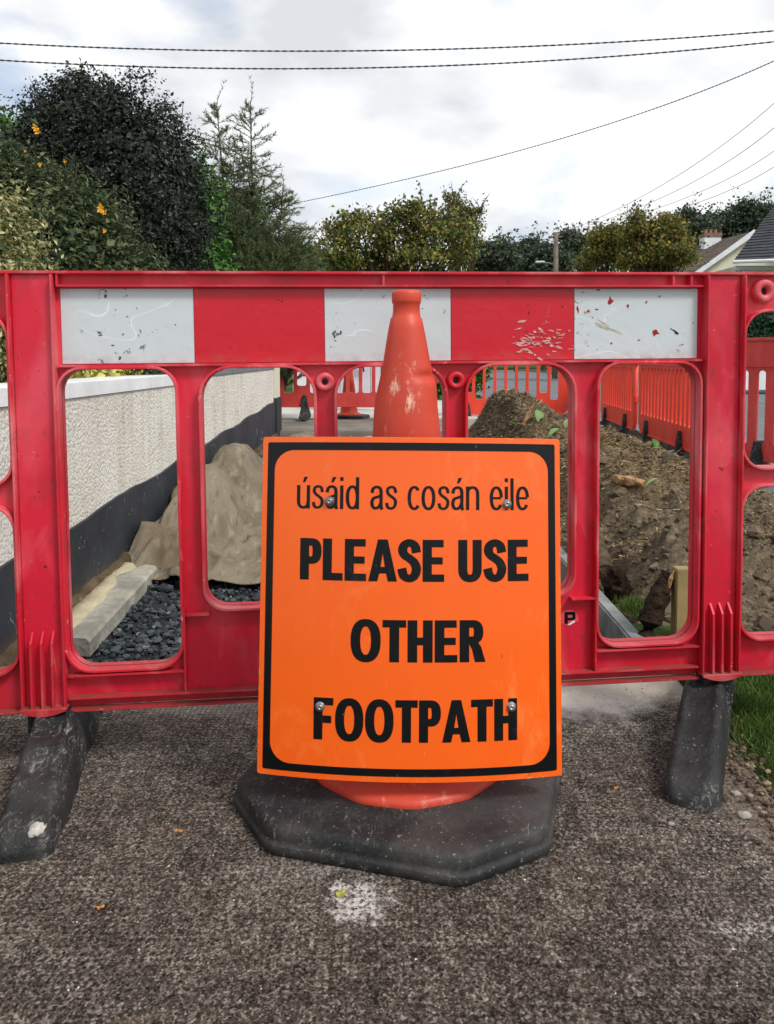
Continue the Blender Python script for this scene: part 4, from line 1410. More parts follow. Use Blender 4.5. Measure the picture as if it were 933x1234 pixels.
# hessian sheet thrown over rubble: let a sheet of cloth settle over a heap, then keep the settled shape
def rubble_h(x, y):
    g = lambda cx, cy, rx, ry, h_, p=1.5: h_ * math.exp(-(((x - cx) / rx) ** 2 + ((y - cy) / ry) ** 2) ** p)
    h = -0.075 + 0.02 * (y - 2.1)
    h += g(-0.90, 4.75, .15, .62, .33) + g(-0.93, 4.0, .16, .26, .21) + g(-1.04, 3.46, .10, .11, .16)
    h += g(-.62, 4.6, .07, .4, .16) + g(-.55, 6.2, .35, .7, .24)
    return h + 0.03 * nz(x, y, 7, 3) + 0.018 * abs(nz(x, y, 12, 6))
def settle():
    sc = bpy.data.scenes.new('settling')
    heap = bpy.data.objects.new('heap', grid_mesh(np.arange(-1.3, 0.1, 0.03), np.arange(2.7, 7.4, 0.035), rubble_h))
    wm_ = bpy.data.meshes.new('m')
    wm_.from_pydata([(-1.11, 2, -.5), (-1.11, 8, -.5), (-1.11, 8, 1.5), (-1.11, 2, 1.5)], [], [(0, 1, 2, 3)])
    wl_ = bpy.data.objects.new('wall_face', wm_)
    for o in (heap, wl_):
        sc.collection.objects.link(o)
        o.modifiers.new('c', 'COLLISION')
        o.collision.thickness_outer = 0.008
        o.collision.cloth_friction = 40
    nx, ny = 46, 92
    vs = [(x + 0.012 * nz(x, y, 9, 1), y + 0.02 * nz(x, y, 6, 4), 0.42 + 0.03 * nz(x, y, 8, 2) + 0.02 * math.sin(x * 40 + y * 3) - 0.3 * max(0, 4.0 - y))
          for y in np.linspace(3.22, 6.2, ny) for x in np.linspace(-1.085, -0.42, nx)]
    cm_ = bpy.data.meshes.new('m')
    cm_.from_pydata(vs, [], [(j * nx + i, j * nx + i + 1, (j + 1) * nx + i + 1, (j + 1) * nx + i) for j in range(ny - 1) for i in range(nx - 1)])
    c = bpy.data.objects.new('sheet', cm_)
    sc.collection.objects.link(c)
    md = c.modifiers.new('cloth', 'CLOTH')
    q = md.settings
    q.quality, q.mass, q.air_damping, q.shrink_min = 5, 0.5, 2, -0.09
    q.tension_stiffness = q.compression_stiffness = 15
    q.shear_stiffness, q.bending_stiffness = 5, 1.5
    k = md.collision_settings
    k.use_collision, k.distance_min, k.use_self_collision, k.self_distance_min, k.friction = True, 0.006, True, 0.008, 20
    md.point_cache.frame_start, md.point_cache.frame_end = 1, 40
    sc.frame_start, sc.frame_end = 1, 40
    for f in range(1, 39):
        sc.frame_set(f)
    dg = sc.view_layers[0].depsgraph
    me = bpy.data.meshes.new_from_object(c.evaluated_get(dg))
    for o in (c, heap, wl_):
        bpy.data.objects.remove(o)
    bpy.data.scenes.remove(sc)
    return me
me = settle()
for v in me.vertices:
    v.co.x = max(v.co.x, WX + 0.016)
hs = smooth(link('hessian_sheet', me, 'hessian'))
sb = hs.modifiers.new('fine', 'SUBSURF'); sb.levels = sb.render_levels = 2
so_ = hs.modifiers.new('thick', 'SOLIDIFY'); so_.thickness = 0.005; so_.offset = 1
tag(hs, 'dusty brown hessian sacking draped in folds over rubble against the wall', 'sacking')

# flat pale stones at the far end of the trench
def rock(name, c, r, label, catg, mat='slab', seed=0, group=None, flat=1.0):
    bm = bmesh.new()
    bmesh.ops.create_icosphere(bm, subdivisions=3, radius=1.0)
    for v in bm.verts:
        q = v.co.copy()
        k = 1 + 0.28 * noise.noise(q * 1.3 + Vector((seed, 0, 0))) + 0.1 * noise.noise(q * 4 + Vector((0, seed, 0)))
        v.co = Vector((q.x * r[0] * k, q.y * r[1] * k, q.z * r[2] * k))
    o = smooth(link(name, bm_mesh(bm), mat, None, c))
    return tag(o, label, catg, group)
rock('stone', (-0.70, 7.85, 0.06), (0.26, 0.16, 0.07), 'flat pale stone lying in front of the far footpath slab', 'stone', 'mortar', 3)
rock('stone', (-0.10, 7.9, 0.04), (0.22, 0.15, 0.05), 'grey slab fragment under the small far cone', 'stone', 'slab', 8)

# timber stake, rotten post, stump and broken duct on the right
bm = bmesh.new()
add_box(bm, -0.024, 0.024, -0.024, 0.024, -0.30, 0.195, 0.003)
o = link('timber_stake', bm_mesh(bm), 'wood', None, (0.905, 2.46, 0))
tag(o, 'square sawn timber stake standing in the soil beside the right post', 'stake')
def gnarl(name, pts, rads, mat, label, catg, n=14, amp=0.25, seed=0):
    bm = bmesh.new()
    fine, fr = [], []
    for i in range(len(pts) - 1):
        for k in range(6):
            t = k / 6
            fine.append(Vector(pts[i]).lerp(Vector(pts[i + 1]), t))
            fr.append(rads[i] * (1 - t) + rads[i + 1] * t)
    fine.append(Vector(pts[-1])); fr.append(rads[-1])
    add_tube(bm, fine, fr, n)
    for v in bm.verts:
        q = v.co * 40
        v.co += Vector((noise.noise(q), noise.noise(q + Vector((9, 0, 0))), noise.noise(q * 0.4))) * max(rads) * amp
    o = link(name, bm_mesh(bm), mat)
    return tag(o, label, catg)
rp = gnarl('rotten_post', [(0.760, 2.41, -0.22), (0.805, 2.45, 0.03), (0.845, 2.47, 0.12), (0.868, 2.48, 0.175)], [0.036, 0.038, 0.030, 0.016], 'rotwood', 'dark rotten post leaning against the sawn timber stake', 'post', seed=1)
bm = bmesh.new()
add_tube(bm, [(0.862, 2.452, 0.135), (0.868, 2.450, 0.165), (0.877, 2.450, 0.188)], [0.006, 0.007, 0.003], 6)
link('split_end', bm_mesh(bm), 'freshwood', rp)
gnarl('tree_root', [(0.86, 3.02, -0.10), (0.85, 2.96, 0.0), (0.845, 2.93, 0.075)], [0.055, 0.045, 0.022], 'rotwood', 'broken dark root stump with split orange top in the soil', 'root', amp=0.45)
gnarl('clay_duct', [(0.93, 3.75, 0.10), (0.86, 3.25, 0.05), (0.835, 3.06, 0.02)], [0.035, 0.036, 0.036], 'earth', 'short broken grey duct end poking from the soil beside the edging kerb', 'pipe', amp=0.08)
# torn roots
for k in range(22):
    rr = random.Random(k + 40)
    x, y = rr.uniform(0.95, 1.7), rr.uniform(2.8, 7.6)
    a_ = rr.uniform(0, 6.28)
    pts = []
    for q in range(6):
        pts.append((x, y, soil_h(x, y) + rr.uniform(-0.004, 0.03)))
        a_ += rr.uniform(-0.7, 0.7)
        x += 0.045 * math.cos(a_); y += 0.045 * math.sin(a_)
    bm = bmesh.new()
    r0_ = rr.uniform(0.002, 0.006)
    add_tube(bm, pts, [r0_ * (1 - 0.13 * q) for q in range(6)], 5)
    smooth(link('root', bm_mesh(bm), 'twig' if k % 3 else 'bark', so))
# cut log and splinters on the heap
def soil_at(x, y, dz=0.0):
    return (x, y, soil_h(x, y) + dz)
def px_soil(px, py):
    """place on the heap seen at that spot"""
    r = ((px - 466.5) / 980, math.cos(R(3.5)) + (494 - py) / 980 * math.sin(R(3.5)), -math.sin(R(3.5)) + (494 - py) / 980 * math.cos(R(3.5)))
    t = 2.3
    while t < 9.3:
        x, y, z = r[0] * t, r[1] * t, 0.83 + r[2] * t
        if soil_h(x, y) >= z:
            return (x, y, soil_h(x, y))
        t += 0.01
    return (x, y, soil_h(x, y))
q = px_soil(755, 585)
gnarl('cut_log', [(q[0] - 0.05, q[1] + 0.03, q[2] + 0.02), (q[0] + 0.01, q[1] - 0.02, q[2] + 0.02), (q[0] + 0.06, q[1] - 0.08, q[2] + 0.005)], [0.020, 0.028, 0.014], 'freshwood', 'pale split piece of log lying on the soil heap', 'log', amp=0.4)
q = px_soil(635, 512)
gnarl('wood_splinter', [(q[0] - 0.03, q[1], q[2] - 0.01), (q[0] + 0.01, q[1], q[2] + 0.08), (q[0] + 0.06, q[1], q[2] + 0.18)], [0.016, 0.015, 0.004], 'freshwood', 'orange wood splinter sticking up from the heap near the far barrier', 'splinter', n=7, amp=0.4)
for (a, b, lab) in (((700, 545), (745, 530), 'brown stick lying across the middle of the heap'), ((800, 560), (833, 540), 'bare stick poking over the heap edge by the orange barrier')):
    q, q2 = px_soil(*a), px_soil(*b)
    gnarl('stick', [(q[0], q[1], q[2] + 0.01), (q2[0], q2[1], q2[2] + 0.06)], [0.008, 0.004], 'bark', lab, 'stick', n=6, amp=0.5)
def big_leaf(px, py, L_, w, rot, lab, green='greenleaf', tilt=0.5):
    L_, w = L_ * 0.72, w * 0.62
    q = px_soil(px, py)
    bm = bmesh.new()
    n = 8
    rows = []
    for i in range(n + 1):
        t = i / n
        ww = w * math.sin(math.pi * min(0.98, t * 0.95 + 0.03)) ** 0.8
        rows.append([bm.verts.new((s * ww / 2, (t - 0.5) * L_, 0.25 * abs(s) * ww + 0.12 * L_ * math.sin(t * 3))) for s in (-1, 0, 1)])
    for r0, r1x in zip(rows, rows[1:]):
        for k in range(2):
            bm.faces.new((r0[k], r0[k + 1], r1x[k + 1], r1x[k]))
    o = smooth(link('fallen_leaf', bm_mesh(bm), green, None, (q[0], q[1], q[2] + 0.02)))
    o.rotation_euler = (tilt, 0.2, rot)
    tag(o, lab, 'leaf', 'green leaves on the soil heap')
big_leaf(618, 515, 0.14, 0.08, 1.4, 'pale green leaf left of the orange splinter on the heap')
big_leaf(648, 505, 0.15, 0.13, 0.2, 'broad pale green leaf right of the orange splinter', tilt=1.0)
big_leaf(668, 526, 0.16, 0.08, -0.9, 'green leaf on the heap beside the fourth upright of the red barrier')
big_leaf(684, 516, 0.13, 0.10, -0.4, 'green leaf just above the sign corner on the heap', tilt=0.9)
big_leaf(722, 508, 0.10, 0.07, 1.2, 'green leaf at the crest of the heap below the far orange barrier')
big_leaf(772, 530, 0.11, 0.08, 1.5, 'upper of two dark green leaves on the crest of the heap', 'bright_leaf')
big_leaf(788, 540, 0.11, 0.09, 0.3, 'lower of two dark green leaves on the crest of the heap', 'bright_leaf', 0.9)
big_leaf(785, 590, 0.13, 0.03, -1.1, 'long narrow pale green leaf beside the split log')
# yellow cap by the roadside barrier foot
rock('plastic_cap', (2.05, 6.3, 0.035), (0.05, 0.05, 0.035), 'small yellow plastic cap beside the black barrier foot', 'cap', 'yellow', 5)
# grass tuft by the kerb
def tuft(name, c, n, hgt, spread, lab):
    base = np.array(c) + rng.normal(size=(n, 3)) * np.array([spread, spread, 0.002])
    ln = unit(rng.normal(size=(n, 3)) * np.array([0.6, 0.6, 0.1]) + np.array([0, 0, 1.0]))
    hh = hgt * rng.uniform(0.4, 1.0, (n, 1))
    sd = unit(np.cross(ln, rng.normal(size=(n, 3)))) * 0.0016
    V = np.stack([base - sd, base + sd, base + ln * hh + sd * .2, base + ln * hh - sd * .2], 1)
    tag(link(name, quads_mesh(V), 'grass'), lab, 'grass tuft')
tuft('grass_tuft', (0.86, 2.72, -0.02), 900, 0.05, 0.035, 'small green grass tuft growing behind the edging kerb')

# ------------------------------------------------------------------ small litter on the path
def G(px, py, z=0.0):
    r = ((px - 466.5) / 980, math.cos(R(3.5)) + (494 - py) / 980 * math.sin(R(3.5)), -math.sin(R(3.5)) + (494 - py) / 980 * math.cos(R(3.5)))
    t = (z - 0.83) / r[2]
    return (r[0] * t, r[1] * t, z)
def scrap(name, px, py, a, b, mat, lab, rot=0.3, seed=0):
    q = G(px, py, 0.003)
    bm = bmesh.new()
    pts = ragged(0, 0, a, b, rot, 10, 0.25, seed)
    c0 = bm.verts.new((0, 0, 0.0012))
    vs = [bm.verts.new((x, y, 0.002 * math.sin(i * 1.7))) for i, (x, y) in enumerate(pts)]
    for i in range(len(vs)):
        bm.faces.new((c0, vs[i], vs[(i + 1) % len(vs)]))
    o = link(name, bm_mesh(bm), mat, None, q)
    sol = o.modifiers.new('thick', 'SOLIDIFY'); sol.thickness = 0.0012
    tag(o, lab, 'leaf scrap')
scrap('leaf_scrap', 411, 1076, 0.0090, 0.0085, 'petal_leaf', 'small yellow-green leaf on the footpath in front of the cone base', 0.3, 1)
scrap('leaf_scrap', 215, 1001, 0.0075, 0.0045, 'dry_leaf', 'small orange leaf scrap on the footpath left of the cone base', -0.3, 2)
scrap('leaf_scrap', 121, 1093, 0.0070, 0.0040, 'dry_leaf', 'small orange leaf scrap on the footpath in front of the left rubber foot', 0.2, 3)
scrap('leaf_scrap', 743, 949, 0.0055, 0.0040, 'dry_leaf', 'tiny yellow scrap on the footpath right of the cone base', 0.2, 4)
def pebble(px, py, r, lab, seed):
    q = G(px, py)
    rock('pebble', (q[0], q[1], r * 0.35), (r, r * 0.8, r * 0.5), lab, 'pebble', MT['slab'], seed)
pebble(897, 985, 0.012, 'largest pale stone chip on the footpath right of the right rubber foot', 1)
pebble(912, 975, 0.007, 'small stone chip just behind the largest one', 2)
pebble(887, 958, 0.009, 'brown stone chip between the right rubber foot and the grass', 3)
pebble(809, 994, 0.006, 'small dark stone just in front of the right rubber foot', 4)
N = 9000
ys = rng.uniform(0.75, 2.08, N); xs = rng.uniform(-1.05, 0.74, N)
P = np.stack([xs, ys, np.array([path_h(a, b) for a, b in zip(xs, ys)])], 1)
sz = 0.0005 + 0.0015 * rng.random(N) ** 2.5
near_edge = np.exp(-((xs - 0.74) / 0.14) ** 2)
sz *= 1 + 1.0 * near_edge * rng.random(N)
g_ = stuff(link('path_grit', stones_mesh(P, sz, 0.6), 'grit'))
tag(g_, 'fine grit and crumbs scattered over the brown concrete footpath', 'grit')
# white paint dab on the left rubber foot toe
bm = bmesh.new()
bmesh.ops.create_icosphere(bm, subdivisions=3, radius=1.0)
for v in bm.verts:
    k = 1 + 0.35 * noise.noise(v.co * 2.2)
    v.co = Vector((v.co.x * 0.014 * k, v.co.y * 0.017 * k, v.co.z * 0.006))
me = bm_mesh(bm)
me.transform(Matrix.Translation((-0.592, 1.328, 0.040)) @ Matrix.Rotation(R(18), 4, 'X'))
me.transform(inv)
ft = [o for o in bpy.data.objects if o.name.startswith('rubber_foot') and o.parent == barrier][0]
smooth(link('paint_dab', me, 'paintdab', ft))

# ================================================================== PLANTS
def lobe_leaves(lobes, n_clumps, per, spread, leaf, aspect=0.55, shell=0.3, up=0.3, zmin=-0.1, outward=1.1, flat=1.0):
    """leaves in twig-sized clumps near the skin of ellipsoid lobes, their faces turned outwards"""
    w = np.array([(l[3] * l[4] + l[3] * l[5] + l[4] * l[5]) for l in lobes])
    w = w / w.sum()
    cs, ns = [], []
    for l, wi in zip(lobes, w):
        k = max(1, int(n_clumps * wi))
        d = unit(rng.normal(size=(k, 3)))
        bumpy = np.array([0.16 * noise.noise(Vector(tuple(v * 2.6)) + Vector((l[0] * 3, l[2] * 3, 0))) for v in d])[:, None]
        rad = 1 + bumpy * 1.3 - shell * rng.random((k, 1)) ** 1.3
        cs.append(np.array(l[:3]) + d * rad * np.array(l[3:6]))
        ns.append(d)
    c, nn = np.concatenate(cs), np.concatenate(ns)
    k = c[:, 2] > zmin
    c, nn = c[k], nn[k]
    sc = 0.5 + 0.9 * rng.random((len(c), 1, 1))
    P = (c[:, None, :] + rng.normal(size=(len(c), per, 3)) * np.array([spread, spread, spread * flat]) * sc).reshape(-1, 3)
    O = np.repeat(nn, per, axis=0)
    N = len(P)
    nrm = unit(O * outward + rng.normal(size=(N, 3)) * 0.75 + np.array([0, 0, up]))
    t = rng.normal(size=(N, 3))
    t = unit(t - nrm * (t * nrm).sum(1, keepdims=True))
    b = np.cross(nrm, t)
    s = leaf * (1 + 0.4 * rng.uniform(-1, 1, size=(N, 1)))
    fold = nrm * s * 0.12
    return np.stack([P - t * s * 0.5, P + b * s * aspect * 0.5 + fold, P + t * s * 0.5, P - b * s * aspect * 0.5 + fold], 1), c

def bush(name, lobes, n_clumps, per, spread, leaf, mat, label, catg, aspect=0.55, shell=0.3, trunk=None, up=0.3, twigs=0, direction=None, zmin=-0.1, group=None, flat=1.0, shoots=0):
    cx = sum(l[0] for l in lobes) / len(lobes)
    cy = sum(l[1] for l in lobes) / len(lobes)
    t = empty(name, (cx, cy, -0.13), 0, label, catg, group)
    off = np.array([cx, cy, -0.13])
    V, _ = lobe_leaves(lobes, n_clumps, per, spread, leaf, aspect, shell, up, zmin, flat=flat)
    inner = [(a, b, c, d * .8, e * .8, f * .8) for a, b, c, d, e, f in lobes]
    Vi, _ = lobe_leaves(inner, n_clumps // 3, per, spread * 1.3, leaf * 1.3, 0.8, 0.25, up, zmin)
    bm = bmesh.new()
    top_ = max(l[2] for l in lobes)
    for k in range(5):
        l = lobes[k % len(lobes)]
        add_tube(bm, [(0.06 * math.cos(k * 1.3), 0.06 * math.sin(k * 1.3), 0), ((l[0] - cx) * 0.5, (l[1] - cy) * 0.5, top_ * 0.4), (l[0] - cx, l[1] - cy, l[2] + 0.13)], [0.05, 0.035, 0.012], 7)
    extra = []
    for k in range(twigs + shoots):      # leafy shoots that break the outline
        l = lobes[rnd.randrange(len(lobes))]
        a, e = rnd.uniform(0, 6.28), rnd.uniform(0.3, 1.45)
        d_ = Vector((math.cos(a) * math.cos(e), math.sin(a) * math.cos(e), math.sin(e)))
        b_ = Vector((l[0] - cx + d_.x * l[3] * .85, l[1] - cy + d_.y * l[4] * .85, l[2] + .13 + d_.z * l[5] * .85))
        dd = (d_ + Vector((rnd.gauss(0, .35), rnd.gauss(0, .35), 0.5))).normalized()
        e_ = b_ + dd * rnd.uniform(0.12, 0.42) * l[3]
        m_ = (b_ + e_) / 2 + Vector((rnd.gauss(0, .02), rnd.gauss(0, .02), 0))
        add_tube(bm, [b_, m_, e_], [0.005, 0.0035, 0.0015], 4)
        nl = 14
        for q in range(nl):
            p = b_.lerp(e_, (q + 0.5) / nl) + Vector((rnd.gauss(0, 1), rnd.gauss(0, 1), rnd.gauss(0, 1))) * leaf * 0.6
            extra.append((p.x, p.y, p.z))
    allv = [V - off, Vi - off]
    if extra:
        allv.append(leaf_quads(np.array(extra), leaf * 0.95, aspect, 0.3))
    me = quads_mesh(np.concatenate(allv))
    me.shade_flat()
    link('crown', me, mat, t)
    link('stems', bm_mesh(bm), 'twig', t)
    return t

# a) variegated bush right behind the wall at the left edge
bush('variegated_bush', [(-1.62, 3.1, 0.9, 0.32, 0.42, 0.75), (-1.72, 3.0, 1.25, 0.22, 0.3, 0.34), (-1.58, 2.7, 0.75, 0.2, 0.3, 0.35)], 3200, 12, 0.035, 0.024, 'varieg_leaf', 'cream and green variegated bush at the left edge behind the garden wall', 'bush', 0.45)
bush('golden_shrub', [(-1.50, 4.1, 0.70, 0.22, 0.45, 0.17), (-1.56, 3.5, 0.68, 0.22, 0.4, 0.17)], 700, 12, 0.03, 0.035, 'yellow_leaf', 'low golden yellow shrub just above the white coping of the wall', 'shrub', 0.4)
# b) olive shrub with yellow flowers
b = bush('flowering_shrub', [(-1.85, 4.4, 1.15, 0.48, 0.5, 0.75), (-1.50, 4.5, 1.0, 0.33, 0.42, 0.52), (-2.15, 4.4, 1.5, 0.35, 0.4, 0.55)], 6500, 11, 0.045, 0.033, 'olive_leaf', 'olive green shrub dotted with yellow flowers in front of the dark bush', 'shrub', 0.32, twigs=110)
bo_ = Vector(b.location)
for (px, py, y, s) in ((51, 160, 4.0, 1.0), (54, 165, 4.0, .7), (126, 254, 4.05, 1.2), (130, 259, 4.05, .8), (56, 202, 4.0, .6), (85, 199, 4.0, .5), (131, 280, 4.05, .6), (2, 153, 4.0, .6), (39, 187, 4.0, .4)):
    ray_x = (px - 466.5) / 980
    yy = y
    cxp = ray_x * yy
    czp = 0.83 + (434 - py) * yy / 980
    bm = bmesh.new()
    for k in range(5):
        a = k * 2 * math.pi / 5 + px
        rr = 0.0145 * s * (0.7 + 0.6 * ((k * 7 + px) % 5) / 5)
        p = [(0, 0, 0), (rr * math.cos(a - .5), -0.004, rr * math.sin(a - .5)), (1.5 * rr * math.cos(a), -0.010, 1.5 * rr * math.sin(a)), (rr * math.cos(a + .5), -0.004, rr * math.sin(a + .5))]
        bm.faces.new([bm.verts.new(Vector(v)) for v in p])
    o = link('flower', bm_mesh(bm), 'flower', b)
    o.location = Vector((cxp, yy, czp)) - bo_
# c) big dark bush
bush('dark_bush', [(-2.15, 6.5, 1.25, 0.72, 0.7, 1.25), (-2.45, 6.5, 2.2, 0.55, 0.6, 0.80), (-1.95, 6.5, 2.05, 0.56, 0.6, 0.95), (-2.75, 6.6, 1.8, 0.45, 0.5, 0.95), (-2.05, 6.4, 0.9, 0.64, 0.6, 0.8), (-2.3, 6.4, 2.55, 0.36, 0.4, 0.52)], 11000, 14, 0.042, 0.030, 'dark_leaf', 'big rounded dark leaved bush, tallest plant on the left', 'bush', 0.55, twigs=200, flat=0.6, shell=0.42)
# d) bright green hedge column
bush('laurel_bush', [(-1.98, 8.4, 1.3, 0.36, 0.4, 1.6), (-1.85, 8.4, 0.8, 0.4, 0.4, 1.2)], 1300, 10, 0.06, 0.075, 'bright_leaf', 'narrow bright green laurel between the dark bush and the wispy conifer', 'bush', 0.5)
bush('green_tree', [(-3.9, 8.0, 2.6, 0.55, 0.5, 0.75), (-3.6, 8.2, 1.8, 0.6, 0.5, 0.9)], 900, 10, 0.06, 0.06, 'bright_leaf', 'green tree just showing above the flowering shrub at the left edge', 'tree', 0.5)

# e) wispy conifers: ascending leaders with feathery side sprays
def conifer(name, x, y, h_, w, n_br, label, leaders, mat='conifer_leaf'):
    t = empty(name, (x, y, -0.13), 0, label, 'tree')
    bm = bmesh.new()
    quads = []
    def spray(p, d, L_, dens=9):
        """a twig with short needle sprigs along it"""
        n = max(4, int(L_ * 26))
        q = Vector(p)
        d = d.normalized()
        pts = [q.copy()]
        for i in range(n):
            d = (d + Vector((rnd.gauss(0, .09), rnd.gauss(0, .09), rnd.gauss(0, .05) + 0.02))).normalized()
            q = q + d * (L_ / n)
            pts.append(q.copy())
            for k in range(dens):
                s = Vector((rnd.gauss(0, 1), rnd.gauss(0, 1), rnd.gauss(0, 1)))
                s = (s - d * s.dot(d)).normalized()
                tip = (s * 0.8 + d * 0.9).normalized() * rnd.uniform(0.018, 0.055)
                wv = tip.cross(Vector((rnd.gauss(0, 1), rnd.gauss(0, 1), rnd.gauss(0, 1)))).normalized() * 0.0035
                o_ = d * rnd.uniform(0, L_ / n)
                quads.append([q - wv + o_, q + wv + o_, q + tip + wv * .3 + o_, q + tip - wv * .3 + o_])
        add_tube(bm, pts[::2] if len(pts) > 6 else pts, [0.004 * (1 - 0.7 * i / len(pts[::2] if len(pts) > 6 else pts)) for i in range(len(pts[::2] if len(pts) > 6 else pts))], 4, False)
    for (lx, ly, lh) in leaders:
        base = Vector((lx * 0.3, ly * 0.3, 0))
        top = Vector((lx, ly, lh))
        add_tube(bm, [base, base.lerp(top, 0.5) + Vector((rnd.gauss(0, .03), 0, 0)), top], [0.04, 0.02, 0.004], 6)
        lead = base.lerp(top, 1.0)
        spray(lead - Vector((0, 0, 0.05)), Vector((rnd.gauss(0, .1), 0, 1)), 0.30, 5)
        for i in range(n_br):
            f = 0.34 + 0.64 * i / n_br
            p = base.lerp(top, f)
            a = rnd.uniform(0, 6.28)
            reach = w * (1.25 * (1 - f)) ** 0.8 * rnd.uniform(0.55, 1.15) + 0.06
            d = Vector((math.cos(a), math.sin(a), 0.55 + rnd.gauss(0, .25) - (0.5 if 0.7 < f < 0.9 else 0)))
            spray(p, d, reach, 7 if f > .75 else 10)
            for s_ in range(3 if f < .85 else 1):
                g = rnd.uniform(0.3, 0.9)
                spray(p + d.normalized() * reach * g, d + Vector((rnd.gauss(0, .6), rnd.gauss(0, .6), rnd.gauss(0, .35))), reach * 0.4, 7)
    V = np.array([[list(v) for v in q] for q in quads])
    core, _ = lobe_leaves([(-0.30, 0, 2.0, .26, .25, .95), (0.05, 0, 2.0, .30, .25, 1.0), (0.40, 0.1, 1.7, .30, .25, .75), (0.1, 0.1, 1.3, .75, .3, .45)], 2600, 12, 0.045, 0.075, 0.14, 0.7, 0.5, 0.95, 0.4)
    V = np.concatenate([V, core])
    link('crown', quads_mesh(V), mat, t)
    link('trunk', bm_mesh(bm), 'twig', t)
conifer('wispy_conifer', -1.60, 9.5, 3.9, 1.0, 135, 'feathery grey-green conifer with two thin leaders behind the laurel', [(-0.35, 0, 3.9), (0.02, 0.1, 3.95), (0.40, 0.0, 2.9), (0.0, -0.2, 2.6), (-0.15, -0.1, 3.2), (0.62, 0.1, 2.3), (0.75, 0.3, 1.9)])

# f..h) broadleaf trees farther off
def at(px, y):
    return (px - 466.5) / 980 * y
def top(py, y):
    return 0.83 + (434 - py) / 980 * y
def lobe_tree(name, y, trunk_px, spots, n_clumps, per, spread, leaf, mat, label, group=None, shell=0.75, tr=0.15, shoots=0, aspect=0.75):
    """tree whose crown is a set of leafy masses (col, row, half width, half height as sighted, real distance y), each on its own limb"""
    x0 = at(trunk_px, y)
    t = empty(name, (x0, y, -0.13), 0, label, 'tree', group)
    k = y / 980
    rr = random.Random(int(trunk_px))
    lobes = []
    for (px, py, a, b_) in spots:
        # every mass is a handful of smaller ones with gaps between
        for q in range(5):
            an = q * 1.257 + rr.uniform(-0.5, 0.5)
            lobes.append((at(px + a * 0.62 * math.cos(an), y) - x0, rr.uniform(-1, 1) * a * k * 1.4, top(py + b_ * 0.70 * math.sin(an), y) + 0.13, a * k * rr.uniform(0.22, 0.6), a * k * 0.5, b_ * k * rr.uniform(0.22, 0.6)))
    V, _ = lobe_leaves(lobes, int(n_clumps * 0.85), per, spread * 1.35, leaf, aspect, 0.95, 0.5, 0.3, 0.5, 0.55)
    bm = bmesh.new()
    zc = min(l[2] for l in lobes)
    fork = Vector((0.02, 0, zc * 0.55))
    add_tube(bm, [(0, 0, 0), (0.03, 0, zc * 0.3), fork], [tr, tr * 0.85, tr * 0.7], 9)
    extra = []
    for l in lobes:
        c = Vector(l[:3])
        mid = fork.lerp(c, 0.5) + Vector((rr.gauss(0, .1), rr.gauss(0, .1), -0.1))
        add_tube(bm, [fork, mid, c], [tr * 0.4, tr * 0.25, tr * 0.1], 6, False)
        for q in range(5):
            a_, e_ = rr.uniform(0, 6.28), rr.uniform(-0.3, 1.4)
            d = Vector((math.cos(a_) * math.cos(e_) * l[3], math.sin(a_) * math.cos(e_) * l[4], math.sin(e_) * l[5] * 1.3)) * rr.uniform(0.9, 1.7)
            add_tube(bm, [c, c + d * 0.5 + Vector((0, 0, 0.05)), c + d * rr.uniform(0.9, 1.25)], [tr * 0.09, tr * 0.06, 0.008], 4, False)
            for w in range(5):
                extra.append(tuple(c + d * rr.uniform(0.85, 1.3) + Vector((rr.gauss(0, 1), rr.gauss(0, 1), rr.gauss(0, 1))) * leaf * 0.8))
    for q in range(26):      # long thin shoots that break the outline
        l = lobes[rr.randrange(len(lobes))]
        c = Vector(l[:3]) + Vector((0, 0, l[5] * 0.5))
        d = Vector((rr.gauss(0, 0.7), rr.gauss(0, 0.7), rr.uniform(0.3, 1.0))).normalized() * rr.uniform(14, 34) * k
        add_tube(bm, [c, c + d * 0.5 + Vector((0, 0, 0.08)), c + d], [0.02, 0.014, 0.006], 4, False)
        for w in range(9):
            extra.append(tuple(c + d * rr.uniform(0.35, 1.05) + Vector((rr.gauss(0, 1), rr.gauss(0, 1), rr.gauss(0, 1))) * leaf * 0.8))
    Ve = leaf_quads(np.array(extra), leaf, aspect, 0.4)
    me = quads_mesh(np.concatenate([V, Ve]))
    me.shade_flat()
    link('crown', me, mat, t)
    link('trunk', bm_mesh(bm), 'bark', t)
    return t
lobe_tree('maple_tree', 24, 470, [(404, 303, 20, 24), (412, 278, 14, 10), (432, 268, 16, 8), (440, 296, 26, 18), (462, 276, 20, 10), (484, 262, 22, 9), (478, 296, 30, 18), (506, 278, 20, 12), (522, 300, 26, 18), (532, 262, 16, 10), (545, 282, 18, 14), (556, 306, 16, 18), (500, 256, 12, 6), (425, 318, 30, 9), (500, 322, 50, 9)],
          1150, 9, 0.17, 0.115, 'maple_leaf', 'spreading maple with yellowing leaves in the middle distance left of the cone tip', tr=0.13)
lobe_tree('bare_topped_tree', 27, 556, [(544, 243, 8, 8), (552, 256, 10, 8), (562, 262, 10, 6), (573, 258, 7, 5), (565, 282, 14, 10), (548, 276, 10, 10)],
          380, 7, 0.10, 0.08, 'maple_leaf', 'slender half bare tree whose twigs rise above the maple', tr=0.10)
G2 = 'dark trees along the horizon'
